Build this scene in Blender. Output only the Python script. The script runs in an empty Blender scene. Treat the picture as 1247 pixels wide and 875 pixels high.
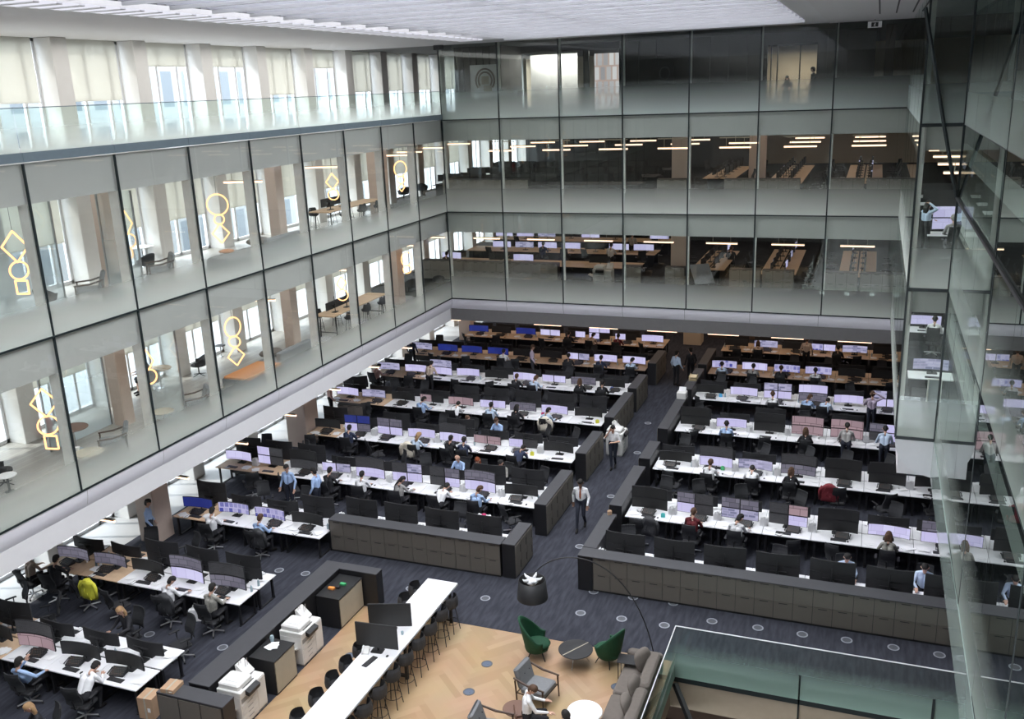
import bpy, math, random
import numpy as np
from mathutils import Vector, Matrix
R=random.Random(7)
sc=bpy.context.scene; COL=sc.collection
PI=math.pi
# ------------------------------------------------------------------ camera
CAM=np.array([19.8027,-42.46197,14.43784]); YAW,PIT,ROL,FPX=-0.373143,-0.282327,-0.038997,1134.642
fw=np.array([math.sin(YAW)*math.cos(PIT),math.cos(YAW)*math.cos(PIT),math.sin(PIT)])
rt=np.array([math.cos(YAW),-math.sin(YAW),0]); up=np.cross(rt,fw)
rt,up=math.cos(ROL)*rt+math.sin(ROL)*up,-math.sin(ROL)*rt+math.cos(ROL)*up
cd=bpy.data.cameras.new('camera'); cam=bpy.data.objects.new('camera',cd); COL.objects.link(cam)
cam.matrix_world=Matrix(((rt[0],up[0],-fw[0],CAM[0]),(rt[1],up[1],-fw[1],CAM[1]),(rt[2],up[2],-fw[2],CAM[2]),(0,0,0,1)))
cd.sensor_width=36; cd.lens=FPX/1247*36; cd.clip_end=400; cd.clip_start=.1; sc.camera=cam
def at(px,py,z):
    """a point of the photograph on the horizontal plane z"""
    d=fw+rt*(px-623.5)/FPX-up*(py-437.5)/FPX
    t=(z-CAM[2])/d[2]; q=CAM+t*d
    return float(q[0]),float(q[1])
ZA,ZB,ZC=13.1,8.662,4.264            # floor levels three, two, one
# ------------------------------------------------------------------ materials
MATS={}
def nodes(name):
    m=bpy.data.materials.new(name); m.use_nodes=True; nt=m.node_tree; nt.nodes.clear()
    out=nt.nodes.new('ShaderNodeOutputMaterial'); MATS[name]=m
    return m,nt,out
def mat(name,col,rough=.6,metal=0,var=.08,scale=6,bump=0,emit=0,spec=.5,ecol=None):
    m,nt,out=nodes(name); N=nt.nodes.new; L=nt.links.new
    b=N('ShaderNodeBsdfPrincipled'); L(b.outputs[0],out.inputs[0])
    b.inputs['Roughness'].default_value=rough; b.inputs['Metallic'].default_value=metal
    b.inputs['Specular IOR Level'].default_value=spec
    tc=N('ShaderNodeTexCoord'); nz=N('ShaderNodeTexNoise'); nz.inputs['Scale'].default_value=scale; nz.inputs['Detail'].default_value=3
    L(tc.outputs['Object'],nz.inputs['Vector'])
    mx=N('ShaderNodeMix'); mx.data_type='RGBA'
    mx.inputs[6].default_value=(*[c*(1-var) for c in col],1); mx.inputs[7].default_value=(*[min(1,c*(1+var)) for c in col],1)
    L(nz.outputs['Fac'],mx.inputs[0]); L(mx.outputs[2],b.inputs['Base Color'])
    if emit:
        b.inputs['Emission Color'].default_value=(*(ecol or col),1); b.inputs['Emission Strength'].default_value=emit
    if bump:
        bp=N('ShaderNodeBump'); bp.inputs['Strength'].default_value=bump; L(nz.outputs['Fac'],bp.inputs['Height']); L(bp.outputs[0],b.inputs['Normal'])
    m.diffuse_color=(*col,1)
    return m
def emis(name,col,s,samp=True):
    m,nt,out=nodes(name); e=nt.nodes.new('ShaderNodeEmission'); e.inputs[0].default_value=(*col,1); e.inputs[1].default_value=s
    nt.links.new(e.outputs[0],out.inputs[0])
    if not samp:
        try: m.cycles.emission_sampling='NONE'
        except Exception: pass
    return m
def glass(name,tint=(.84,.92,.88),f0=.05,frit=0.,fh=.9,fcol=(.72,.80,.76),tm=.45):
    m,nt,out=nodes(name); N=nt.nodes.new; L=nt.links.new
    tr=N('ShaderNodeBsdfTransparent'); tr.inputs[0].default_value=(*tint,1)
    gl=N('ShaderNodeBsdfGlossy'); gl.inputs['Roughness'].default_value=0.; gl.inputs[0].default_value=(.93,.98,.96,1)
    lw=N('ShaderNodeLayerWeight'); lw.inputs[0].default_value=.5
    p=N('ShaderNodeMath'); p.operation='POWER'; p.inputs[1].default_value=5; L(lw.outputs['Facing'],p.inputs[0])
    ml=N('ShaderNodeMath'); ml.operation='MULTIPLY_ADD'; ml.inputs[1].default_value=1-f0; ml.inputs[2].default_value=f0; L(p.outputs[0],ml.inputs[0])
    mx=N('ShaderNodeMixShader'); L(ml.outputs[0],mx.inputs[0]); L(tr.outputs[0],mx.inputs[1]); L(gl.outputs[0],mx.inputs[2])
    last=mx
    if frit:
        tc=N('ShaderNodeTexCoord'); sp=N('ShaderNodeSeparateXYZ'); L(tc.outputs['Object'],sp.inputs[0])
        mr=N('ShaderNodeMapRange'); mr.interpolation_type='LINEAR'
        mr.inputs['From Min'].default_value=0; mr.inputs['From Max'].default_value=fh; mr.inputs['To Min'].default_value=frit; mr.inputs['To Max'].default_value=0
        L(sp.outputs['Z'],mr.inputs['Value'])
        df=N('ShaderNodeBsdfDiffuse'); df.inputs[0].default_value=(*fcol,1)
        tl=N('ShaderNodeBsdfTranslucent'); tl.inputs[0].default_value=(*fcol,1)
        m2=N('ShaderNodeMixShader'); m2.inputs[0].default_value=tm; L(df.outputs[0],m2.inputs[1]); L(tl.outputs[0],m2.inputs[2])
        m3=N('ShaderNodeMixShader'); L(mr.outputs[0],m3.inputs[0]); L(mx.outputs[0],m3.inputs[1]); L(m2.outputs[0],m3.inputs[2])
        last=m3
    L(last.outputs[0],out.inputs[0])
    return m
def brick(name,c1,c2,cm,sx,sy,mort,off,rough=.5,emit=0,var=.0,axes='XY',samp=False,bias=0):
    """rectangular pattern in object space: floor planks, screen windows, facade windows"""
    m,nt,out=nodes(name); N=nt.nodes.new; L=nt.links.new
    tc=N('ShaderNodeTexCoord'); src=tc.outputs['Object']
    sp=N('ShaderNodeSeparateXYZ'); cb=N('ShaderNodeCombineXYZ'); L(src,sp.inputs[0]); L(sp.outputs[axes[0]],cb.inputs[0]); L(sp.outputs[axes[1]],cb.inputs[1])
    if emit:   # shift per object so that screens differ
        oi=N('ShaderNodeObjectInfo'); m5=N('ShaderNodeMath'); m5.operation='MULTIPLY'; m5.inputs[1].default_value=9.; L(oi.outputs['Random'],m5.inputs[0]); L(m5.outputs[0],cb.inputs[2])
        va=N('ShaderNodeVectorMath'); va.operation='ADD'; L(cb.outputs[0],va.inputs[0])
        c2n=N('ShaderNodeCombineXYZ'); L(m5.outputs[0],c2n.inputs[0]); L(m5.outputs[0],c2n.inputs[1]); L(c2n.outputs[0],va.inputs[1]); vec=va.outputs[0]
    else: vec=cb.outputs[0]
    b=N('ShaderNodeTexBrick'); L(vec,b.inputs['Vector']); b.offset=off
    b.inputs['Color1'].default_value=(*c1,1); b.inputs['Color2'].default_value=(*c2,1); b.inputs['Mortar'].default_value=(*cm,1)
    b.inputs['Scale'].default_value=1; b.inputs['Brick Width'].default_value=sx; b.inputs['Row Height'].default_value=sy; b.inputs['Mortar Size'].default_value=mort; b.inputs['Bias'].default_value=bias
    s=N('ShaderNodeBsdfPrincipled'); s.inputs['Roughness'].default_value=rough
    if emit:
        s.inputs['Base Color'].default_value=(.02,.02,.02,1); L(b.outputs[0],s.inputs['Emission Color']); s.inputs['Emission Strength'].default_value=emit
        try: m.cycles.emission_sampling='NONE'
        except Exception: pass
    else: L(b.outputs[0],s.inputs['Base Color'])
    L(s.outputs[0],out.inputs[0]); return m
def carpet(name,c1,c2,sx,sy):
    m,nt,out=nodes(name); N=nt.nodes.new; L=nt.links.new
    tc=N('ShaderNodeTexCoord'); mp=N('ShaderNodeMapping'); mp.inputs['Scale'].default_value=(sx,sy,1); L(tc.outputs['Object'],mp.inputs[0])
    nz=N('ShaderNodeTexNoise'); nz.inputs['Scale'].default_value=1; nz.inputs['Detail'].default_value=4; L(mp.outputs[0],nz.inputs[0])
    cr=N('ShaderNodeValToRGB'); cr.color_ramp.elements[0].position=.35; cr.color_ramp.elements[1].position=.68
    cr.color_ramp.elements[0].color=(*c1,1); cr.color_ramp.elements[1].color=(*c2,1); L(nz.outputs['Fac'],cr.inputs[0])
    b=N('ShaderNodeBsdfPrincipled'); b.inputs['Roughness'].default_value=.9; b.inputs['Specular IOR Level'].default_value=.2; L(cr.outputs[0],b.inputs['Base Color']); L(b.outputs[0],out.inputs[0])
    return m
M=MATS
mat('white',(.80,.80,.82),.45,var=.03); mat('desk_white',(.84,.84,.86),.4,var=.02); mat('desk_oak_warm',(.62,.44,.29),.5,var=.1)
mat('black',(.012,.012,.014),.5); mat('black_soft',(.020,.020,.023),.8); mat('charcoal',(.035,.036,.04),.7); mat('mesh_black',(.026,.027,.030),.85,bump=.3,scale=90)
mat('grey_fin',(.86,.84,.80),.5); mat('spandrel',(.50,.49,.47),.45,var=.04,scale=2); mat('slab_edge',(.17,.22,.25),.4)
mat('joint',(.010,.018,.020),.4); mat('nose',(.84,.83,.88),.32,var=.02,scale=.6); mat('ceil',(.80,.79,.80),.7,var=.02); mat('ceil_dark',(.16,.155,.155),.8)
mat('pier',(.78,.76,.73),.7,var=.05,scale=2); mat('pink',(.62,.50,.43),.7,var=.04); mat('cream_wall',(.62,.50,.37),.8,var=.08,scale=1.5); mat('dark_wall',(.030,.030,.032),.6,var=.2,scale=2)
mat('brown_wall',(.11,.07,.05),.7,var=.2); mat('louvre',(.26,.26,.29),.5,var=.02); mat('chrome',(.6,.6,.62),.2,1); mat('steel',(.42,.42,.43),.35,.8)
mat('cab_front',(.145,.13,.112),.55,var=.06,scale=3); mat('board_grey',(.20,.23,.27),.5); mat('cab_grey',(.33,.315,.285),.6,var=.05); mat('cab_black',(.015,.015,.017),.45); mat('cab_top',(.055,.055,.062),.6); mat('slot',(.02,.02,.02),.6)
mat('beige_cab',(.42,.38,.30),.6); mat('paper',(.85,.85,.86),.8,var=.02); mat('paper_blue',(.55,.62,.80),.8); mat('paper_cream',(.75,.62,.40),.8)
mat('copier',(.72,.71,.69),.4,var=.02); mat('copier_seam',(.30,.30,.30),.5); mat('cardboard',(.46,.30,.19),.8,var=.1); mat('green_fab',(.006,.060,.026),.75,var=.25,scale=14,bump=.15)
mat('grey_fab',(.20,.205,.215),.9,var=.12,scale=18,bump=.2); mat('taupe_fab',(.145,.125,.11),.9,var=.12,scale=10,bump=.2); mat('walnut',(.055,.028,.016),.45,var=.3); mat('brown_top',(.16,.085,.06),.4)
mat('red',(.62,.02,.02),.35); mat('orange_mat',(.50,.20,.06),.8); mat('yellow',(.62,.60,.05),.7,var=.2,scale=20,bump=.3); mat('maroon',(.19,.02,.03),.8); mat('pinkcloth',(.55,.03,.14),.8); mat('creamcloth',(.72,.66,.55),.85)
mat('teal',(.05,.45,.45),.6); mat('skyblue_obj',(.12,.50,.85),.6); mat('bottle',(.35,.45,.5),.2); mat('red_obj',(.6,.08,.06),.6); mat('orange_obj',(.75,.28,.06),.6); mat('blue_obj',(.08,.14,.45),.5); mat('green_obj',(.06,.4,.15),.6)
mat('disc',(.34,.36,.40),.4,.3); mat('disc_dark',(.10,.105,.12),.5); mat('disc_blue',(.10,.13,.19),.4); mat('pale_grey',(.42,.42,.42),.35,var=.05,scale=2); mat('lower_floor',(.10,.055,.035),.35,var=.3,scale=1.5); mat('fascia_beige',(.34,.28,.21),.6)
mat('skin',(.55,.33,.24),.5,var=.05); mat('skin_dark',(.17,.09,.06),.5); mat('eye',(.02,.02,.02),.3); mat('lips',(.38,.14,.12),.5)
for n,c in dict(shirt_white=(.80,.80,.82),shirt_sky=(.38,.52,.78),shirt_pale=(.55,.66,.82),shirt_grey=(.36,.35,.34),shirt_black=(.018,.018,.022),shirt_navy=(.025,.035,.075),shirt_maroon=(.12,.012,.018),shirt_beige=(.55,.44,.36),
    shirt_lav=(.52,.44,.55),shirt_pink=(.62,.40,.37),camo=(.30,.29,.26),trou_black=(.013,.013,.017),trou_navy=(.02,.024,.04),trou_grey=(.09,.09,.10),shoe=(.012,.01,.01),tie=(.36,.10,.04),
    hair_black=(.012,.010,.009),hair_brown=(.075,.038,.02),hair_grey=(.30,.28,.26),hair_blonde=(.36,.22,.11),hair_red=(.25,.06,.02)).items(): mat(n,c,.8,var=.12 if n!='camo' else .7,scale=9,bump=.05)
emis('lamp',(1,.66,.46),2.6); emis('loop',(1,.52,.22),2.6,False); emis('skylight',(.93,.955,1),8.6); emis('striplight',(.9,.90,1),.95); emis('roomlight',(1,.80,.60),4.)
emis('key_orange',(1,.35,.08),.5,False)
brick('scr_white',(.62,.60,.86),(.50,.46,.74),(.40,.38,.62),.33,.5,.006,.5,emit=1.0,axes='XZ')
brick('scr_text',(.58,.56,.78),(.16,.17,.30),(.45,.43,.66),.23,.09,.012,.3,emit=.8,axes='XZ')
brick('scr_blue',(.01,.02,.17),(.015,.03,.24),(.02,.02,.08),.4,.4,.004,.5,emit=.9,axes='XZ')
brick('scr_mix',(.56,.53,.80),(.02,.03,.32),(.5,.48,.72),.17,.2,.02,.2,emit=.9,axes='XZ')
brick('scr_dark',(.035,.036,.045),(.012,.012,.015),(.05,.05,.055),.12,.03,.006,.5,emit=.8,axes='XZ')
brick('scr_pink',(.52,.36,.40),(.40,.28,.32),(.16,.10,.12),.42,.36,.01,.5,emit=.7,axes='XZ')
brick('scr_grey',(.20,.19,.25),(.13,.12,.17),(.06,.06,.08),.3,.18,.01,.4,emit=.8,axes='XZ')
brick('scr_off',(.010,.010,.012),(.010,.010,.012),(.010,.010,.012),1,1,0,.5,emit=.1,axes='XZ')
brick('keys',(.07,.07,.075),(.04,.04,.045),(.006,.006,.006),.035,.03,.006,.5,axes='XY')
brick('turret_keys',(.10,.10,.10),(.35,.14,.05),(.006,.006,.006),.05,.045,.012,.5,axes='XY',bias=-.6)
brick('oak_grey',(.36,.34,.31),(.29,.27,.25),(.20,.19,.175),1.6,.16,.006,.45,axes='YX',rough=.4)
brick('facade_out',(.07,.085,.10),(.11,.125,.14),(.19,.195,.20),2.1,3.4,.55,.0,axes='YZ')
brick('room_glow',(.8,.76,.78),(.35,.33,.36),(.55,.40,.36),.35,.8,.05,.5,emit=1.5,axes='XZ')  # back wall glows by itself so the lobby room looks lit
carpet('carpet_blue',(.029,.031,.041),(.052,.054,.069),9,1.5); carpet('carpet_dark',(.020,.021,.025),(.045,.046,.052),3,3); carpet('carpet_warm',(.010,.009,.009),(.022,.020,.019),3,3)
glass('pane',tint=(.86,.91,.88),f0=.055,frit=.97,fh=1.55,fcol=(.88,.95,.89)); glass('pane_left',tint=(.94,.97,.95),f0=.05,frit=.85,fh=1.35,fcol=(.80,.86,.80))
glass('pane_mirror',tint=(.62,.72,.67),f0=.32,frit=.55,fh=1.8,fcol=(.66,.76,.70)); glass('rail_glass',tint=(.84,.95,.90),f0=.06,frit=1.0,fh=.80,fcol=(.93,1,.95),tm=.62); glass('rail_glass_low',tint=(.80,.92,.85),f0=.06,frit=.95,fh=1.05,fcol=(.52,.74,.64))
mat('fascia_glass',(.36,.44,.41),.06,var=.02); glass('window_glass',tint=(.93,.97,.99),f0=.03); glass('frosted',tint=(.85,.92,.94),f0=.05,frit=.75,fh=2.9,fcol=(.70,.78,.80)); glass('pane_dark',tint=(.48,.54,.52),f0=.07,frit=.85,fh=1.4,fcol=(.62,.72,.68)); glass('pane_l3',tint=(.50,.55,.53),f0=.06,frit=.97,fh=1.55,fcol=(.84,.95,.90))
# roller blinds: cloth that lets daylight glow through
m,nt,out=nodes('blind'); d=nt.nodes.new('ShaderNodeBsdfDiffuse'); t=nt.nodes.new('ShaderNodeBsdfTranslucent'); x=nt.nodes.new('ShaderNodeMixShader')
d.inputs[0].default_value=(.82,.79,.71,1); t.inputs[0].default_value=(.80,.785,.735,1); x.inputs[0].default_value=.52
nt.links.new(d.outputs[0],x.inputs[1]); nt.links.new(t.outputs[0],x.inputs[2]); nt.links.new(x.outputs[0],out.inputs[0])
# herringbone oak: colour by a per plank attribute, with grain
m,nt,out=nodes('oak'); N=nt.nodes.new; L=nt.links.new
a=N('ShaderNodeAttribute'); a.attribute_name='plank'; cr=N('ShaderNodeValToRGB'); L(a.outputs['Fac'],cr.inputs[0])
cr.color_ramp.elements[0].color=(.41,.265,.145,1); cr.color_ramp.elements[1].color=(.50,.34,.20,1)
g=N('ShaderNodeTexNoise'); g.inputs['Scale'].default_value=9; mx=N('ShaderNodeMix'); mx.data_type='RGBA'; mx.blend_type='MULTIPLY'; mx.inputs[0].default_value=.25
L(cr.outputs[0],mx.inputs[6]); L(g.outputs['Color'],mx.inputs[7]); b=N('ShaderNodeBsdfPrincipled'); b.inputs['Roughness'].default_value=.42; L(mx.outputs[2],b.inputs['Base Color']); L(b.outputs[0],out.inputs[0])
# ------------------------------------------------------------------ mesh builder
class MB:
    def __init__(s): s.v=[]; s.f=[]; s.m=[]
    def add(s,vs,fs,mi=0):
        b=len(s.v); s.v.extend(vs); s.f.extend([tuple(b+i for i in f) for f in fs]); s.m.extend([mi]*len(fs)); return s
    def box(s,x0,x1,y0,y1,z0,z1,mi=0):
        return s.add([(x0,y0,z0),(x1,y0,z0),(x1,y1,z0),(x0,y1,z0),(x0,y0,z1),(x1,y0,z1),(x1,y1,z1),(x0,y1,z1)],
            [(0,3,2,1),(4,5,6,7),(0,1,5,4),(1,2,6,5),(2,3,7,6),(3,0,4,7)],mi)
    def cb(s,x0,x1,y0,y1,z0,z1,c=.01,mi=0):
        """box with chamfered vertical and top edges"""
        P=lambda i,z:[(x0+c+i,y0+i,z),(x1-c-i,y0+i,z),(x1-i,y0+c+i,z),(x1-i,y1-c-i,z),(x1-c-i,y1-i,z),(x0+c+i,y1-i,z),(x0+i,y1-c-i,z),(x0+i,y0+c+i,z)]
        c2=min(c*.8,(z1-z0)*.45); return s.loft([P(0,z0),P(0,z1-c2),P(c2,z1)],True,True,mi)
    def loft(s,rings,cap0=True,cap1=True,mi=0):
        n=len(rings[0]); vs=[p for r in rings for p in r]; fs=[]
        for k in range(len(rings)-1):
            for i in range(n):
                j=(i+1)%n; fs.append((k*n+i,k*n+j,(k+1)*n+j,(k+1)*n+i))
        if cap0: fs.append(tuple(reversed(range(n))))
        if cap1: fs.append(tuple((len(rings)-1)*n+i for i in range(n)))
        return s.add(vs,fs,mi)
    def tube(s,pts,r,n=8,mi=0,cap=True,close=False):
        pts=[Vector(p) for p in pts]; rs=r if isinstance(r,(list,tuple)) else [r]*len(pts); rings=[]; prev=None
        for i,p in enumerate(pts):
            if close: d=pts[(i+1)%len(pts)]-pts[i-1]
            else: d=(pts[min(i+1,len(pts)-1)]-pts[max(i-1,0)])
            d.normalize()
            a=Vector((0,0,1)) if abs(d.z)<.9 else Vector((1,0,0))
            if prev is None: u=d.cross(a).normalized()
            else:
                u=prev-d*prev.dot(d); u=u.normalized() if u.length>1e-6 else d.cross(a).normalized()
            prev=u; w=d.cross(u)
            rings.append([tuple(p+(u*math.cos(2*PI*k/n)+w*math.sin(2*PI*k/n))*rs[i]) for k in range(n)])
        if close: rings.append(rings[0]); cap=False
        return s.loft(rings,cap,cap,mi)
    def lathe(s,prof,cx=0,cy=0,n=20,mi=0,cap=True):
        rings=[[(cx+r*math.cos(2*PI*k/n),cy+r*math.sin(2*PI*k/n),z) for k in range(n)] for r,z in prof]
        return s.loft(rings,cap,cap,mi)
    def ell(s,c,rx,ry,rz,n=12,k=7,mi=0):
        rings=[[(c[0]+rx*math.sin(PI*j/k)*math.cos(2*PI*i/n),c[1]+ry*math.sin(PI*j/k)*math.sin(2*PI*i/n),c[2]-rz*math.cos(PI*j/k)) for i in range(n)] for j in range(1,k)]
        return s.loft(rings,True,True,mi)
    def prism(s,poly,z0,z1,mi=0):
        return s.loft([[(x,y,z0) for x,y in poly],[(x,y,z1) for x,y in poly]],True,True,mi)
    def xf(s,fn,start=0):
        s.v[start:]=[fn(p) for p in s.v[start:]]; return s
    def mesh(s,name,mats,smooth=False):
        me=bpy.data.meshes.new(name); me.from_pydata(s.v,[],s.f)
        for q in mats: me.materials.append(M[q])
        me.polygons.foreach_set('material_index',s.m)
        if smooth:
            me.polygons.foreach_set('use_smooth',[True]*len(s.f))
        me.update(); 
        return me
def rotz(a,ox=0,oy=0):
    c,s_=math.cos(a),math.sin(a); return lambda p:(ox+(p[0]-ox)*c-(p[1]-oy)*s_,oy+(p[0]-ox)*s_+(p[1]-oy)*c,p[2])
def rotx(a,oy=0,oz=0):
    c,s_=math.cos(a),math.sin(a); return lambda p:(p[0],oy+(p[1]-oy)*c-(p[2]-oz)*s_,oz+(p[1]-oy)*s_+(p[2]-oz)*c)
KIDS={}
def P(name,mb,mats,parent=None,loc=None,smooth=False,label=None,bevel=0):
    mats=[mats] if isinstance(mats,str) else mats
    me=mb if isinstance(mb,bpy.types.Mesh) else mb.mesh(name,mats,smooth)
    o=bpy.data.objects.new(name,me); COL.objects.link(o)
    if parent is not None: o.parent=parent; KIDS.setdefault(parent.name,[]).append(o)
    if loc: o.location=loc
    if label: o['label']=label
    if bevel:
        b=o.modifiers.new('edge','BEVEL'); b.width=bevel; b.segments=2; b.limit_method='ANGLE'
    return o
def tag(o,label,cat,group=None,kind=None):
    if label: o['label']=label
    if cat: o['category']=cat
    if group: o['group']=group
    if kind: o['kind']=kind
    return o
def T(name,label,cat,loc=(0,0,0),rz=0,group=None):
    o=bpy.data.objects.new(name,None); COL.objects.link(o); o.location=loc; o.rotation_euler=(0,0,rz); o.empty_display_size=.1
    return tag(o,label,cat,group)
def ST(name,mb,mats,loc=None,smooth=False,parent=None,bevel=0):
    o=P(name,mb,mats,parent,loc,smooth,bevel=bevel)
    if parent is None: o['kind']='structure'
    return o
def dup(o,parent=None,loc=None,rz=None,label=None,group=None,name=None):
    c=o.copy(); COL.objects.link(c)
    if name: c.name=name
    if parent is not None: c.parent=parent; KIDS.setdefault(parent.name,[]).append(c)
    if loc: c.location=loc
    if rz is not None: c.rotation_euler=(0,0,rz)
    if label: c['label']=label
    if group: c['group']=group
    for k in KIDS.get(o.name,[]): dup(k,c)
    return c
def paint(o,slot,mname):
    s=o.material_slots[slot]; s.link='OBJECT'; s.material=M[mname]
class Kind:
    """first place() uses the prototype itself, later ones copy it with its parts"""
    def __init__(s,make): s.make=make; s.o=None
    def place(s,loc,rz,label,group=None):
        if s.o is None: s.o=s.make(); o=s.o
        else: o=dup(s.o)
        o.location=loc; o.rotation_euler=(0,0,rz); o['label']=label
        if group: o['group']=group
        return o
ORD=['zeroth','first','second','third','fourth','fifth','sixth','seventh','eighth','ninth','tenth','eleventh','twelfth','thirteenth','fourteenth','fifteenth','sixteenth']
# ================================================================== the building
XR=20.88; YR=-14.77; XM=21.93; WL=3.09
def slab(name,x0,x1,y0,y1,z0,z1,m): return ST(name,MB().box(x0,x1,y0,y1,z0,z1),m)
# ground floor: carpet everywhere but the oak lounge and the stair opening
OX0,OX1,OY1=15.78,24.5,-21.45
slab('floor_carpet',-3.3,34,-21.45,27,-.45,0,'carpet_blue')
slab('floor_carpet_front',-3.3,6.6,-46,-21.45,-.45,0,'carpet_blue')
slab('floor_window_side',-5.6,-3.3,-46,27,-.45,0,'pale_grey')  # paler grey strip along the window side
slab('floor_base_oak',6.6,OX0,-46,-21.45,-.45,-.012,'cab_top')
# herringbone planks
mb=MB(); pl=1.08; pw=.18; attr=[]
e1=(math.cos(PI/4+.05),math.sin(PI/4+.05)); e2=(-e1[1],e1[0])
def clip(poly,xa,xb,ya,yb):
    for ax,val,sg in ((0,xa,1),(0,xb,-1),(1,ya,1),(1,yb,-1)):
        o=[]; n=len(poly)
        for i in range(n):
            a,b=poly[i],poly[(i+1)%n]; da=(a[ax]-val)*sg; db=(b[ax]-val)*sg
            if da>=0: o.append(a)
            if da*db<0:
                t=da/(da-db); o.append((a[0]+(b[0]-a[0])*t,a[1]+(b[1]-a[1])*t))
        poly=o
        if len(poly)<3: return []
    return poly
rr=random.Random(3)
for i in range(-90,90):
    for j in range(-16,17):
        # one L pair per lattice cell of the herringbone
        bx=i*pw+ (0); by=i*pw*1.0
        for o_ in (0,1):
            u0=i*pw+j*2*pl if False else None
        # lattice: step a=(pw,pw), b=(pl,-pl)
        px_=i*pw+j*pl; py_=i*pw-j*pl
        for (w,h,ox,oy) in ((pl,pw,0,0),(pw,pl,pl,pw-pl)):
            q=[(px_+ox,py_+oy),(px_+ox+w,py_+oy),(px_+ox+w,py_+oy+h),(px_+ox,py_+oy+h)]
            q=[(11.2+a*e1[0]+b*e2[0],-27+a*e1[1]+b*e2[1]) for a,b in q]
            q=clip(q,6.6,OX0,-34.,-21.45)
            if q:
                mb.add([(a,b,0.) for a,b in q],[tuple(range(len(q)))],0); attr.append(rr.random()*.9+.05*(o_))
o=ST('floor_oak_herringbone',mb,'oak'); at_=o.data.attributes.new('plank','FLOAT','FACE'); at_.data.foreach_set('value',attr)
# stair opening with the floor below
slab('floor_lower',8,34,-40,-14,-4.5,-4.4,'lower_floor'); 
slab('wall_lower_back',12,34,-14.2,-14,-4.4,-.45,'brown_wall')
slab('trim_lower_fascia',OX0-.2,34,-21.47,-21.2,-1.35,-.5,'fascia_beige'); slab('trim_slab_edge_black',OX0-.02,34,-21.50,-21.46,-.56,-.42,'joint')
slab('trim_slab_edge_side',OX0-.05,OX0+.0,-46,-21.45,-.5,0,'cab_top')
slab('trim_lower_fascia_side',OX0-.3,OX0-.1,-46,-21.2,-1.35,-.5,'fascia_beige')
# slabs of levels one, two, three (soffit height below each)
for n,zt,zb in (('one',ZC,3.1),('two',ZB,7.66),('three',ZA,12.1)):
    top='oak_grey'
    slab('floor_left_wing_level_'+n,-5.6,-.12,-46,0.0,zt-.5,zt,'oak_grey')
    slab('ceiling_left_wing_below_'+n,-5.6,-.12,-46,0.0,zb,zt-.5,'ceil')
    slab('floor_far_wing_level_'+n,-5.6,34,.12,27,zt-.5,zt,'carpet_warm' if n!='three' else 'carpet_dark')
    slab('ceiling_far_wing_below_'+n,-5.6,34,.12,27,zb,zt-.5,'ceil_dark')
    slab('floor_corner_level_'+n,-5.6,-.12,0,.12,zb,zt,'oak_grey')
    slab('floor_right_wing_level_'+n,XR+.12,34,YR+.12,.12,zt-.5,zt,'carpet_dark'); slab('ceiling_right_wing_below_'+n,XR+.12,34,YR+.12,.12,zb+(.34 if n!='one' else 0),zt-.5,'ceil')
    slab('floor_near_right_level_'+n,XM+.12,34,-46,YR+.12,zt-.5,zt,'carpet_dark'); slab('ceiling_near_right_below_'+n,XM+.12,34,-46,YR+.12,zb,zt-.5,'ceil')
slab('wall_back',-5.6,34,27,27.2,0,17.5,'cream_wall'); slab('wall_far_right',34,34.2,-46,27,-4.4,17.5,'brown_wall')
slab('wall_near',-5.6,34,-47,-46,-4.5,17.5,'spandrel')
# top ceiling with the louvred roof light
ZT=16.55; SX0,SX1,SY0,SY1=2.1,17.0,-44,-2.6
slab('ceiling_top_left',-5.6,SX0,-46,0,ZT,17.3,'ceil'); slab('ceiling_top_right',SX1+.7,34,-46,0,ZT-.02,17.3,'ceil'); slab('ceiling_top_right_band',SX1,SX1+.7,-46,SY1,ZT,17.3,'white'); slab('ceiling_top_far',SX0,SX1+.7,SY1,0.12,ZT,17.3,'white'); slab('ceiling_top_far_left',-5.6,SX0,0,0.12,ZT,17.3,'ceil'); slab('ceiling_top_far_right',SX1+.7,34,0,0.12,ZT,17.3,'ceil')
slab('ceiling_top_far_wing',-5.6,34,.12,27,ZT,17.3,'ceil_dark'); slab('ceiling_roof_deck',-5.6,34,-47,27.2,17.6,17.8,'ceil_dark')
ST('ceiling_skylight_diffuser',MB().box(SX0+2.5,SX1,SY0,SY1,17.5,17.52),'skylight')
mb=MB(); y=SY0
while y<SY1-.2: mb.box(SX0+2.5,SX1-.05,y,y+.03,ZT-.02,ZT+.16); y+=.30
mb.box(10.4,10.46,SY0,SY1,ZT+.1,ZT+.2); ST('ceiling_skylight_louvres',mb,'louvre')
mb=MB(); y=SY0+.4
while y<SY1-.2: mb.box(SX0+2.5,SX1-.05,y,y+.06,ZT-.10,ZT-.02); y+=1.5
ST('ceiling_skylight_rails',mb,'white')
slab('trim_skylight_far_edge',SX0+2.5,SX1,SY1-.06,SY1,ZT+.0,ZT+.9,'white'); slab('trim_skylight_right_edge',SX1-.06,SX1,SY0,SY1,ZT+.0,ZT+.9,'white')
mb=MB(); y=SY0
while y<SY1-.1: mb.box(SX0+.15,SX0+1.3,y+.46,y+.62,ZT-.03,ZT+.02); y+=.62
ST('trim_linear_grille',mb,'white'); slab('trim_linear_grille_bed',SX0+.15,SX0+1.3,SY0,SY1,ZT-.012,ZT+.02,'striplight'); slab('trim_skylight_dark_band',SX0+1.5,SX0+2.5,SY0,SY1,ZT+.12,ZT+.4,'ceil_dark')  # last one: dark band with the louvres' shade put into its colour
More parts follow.
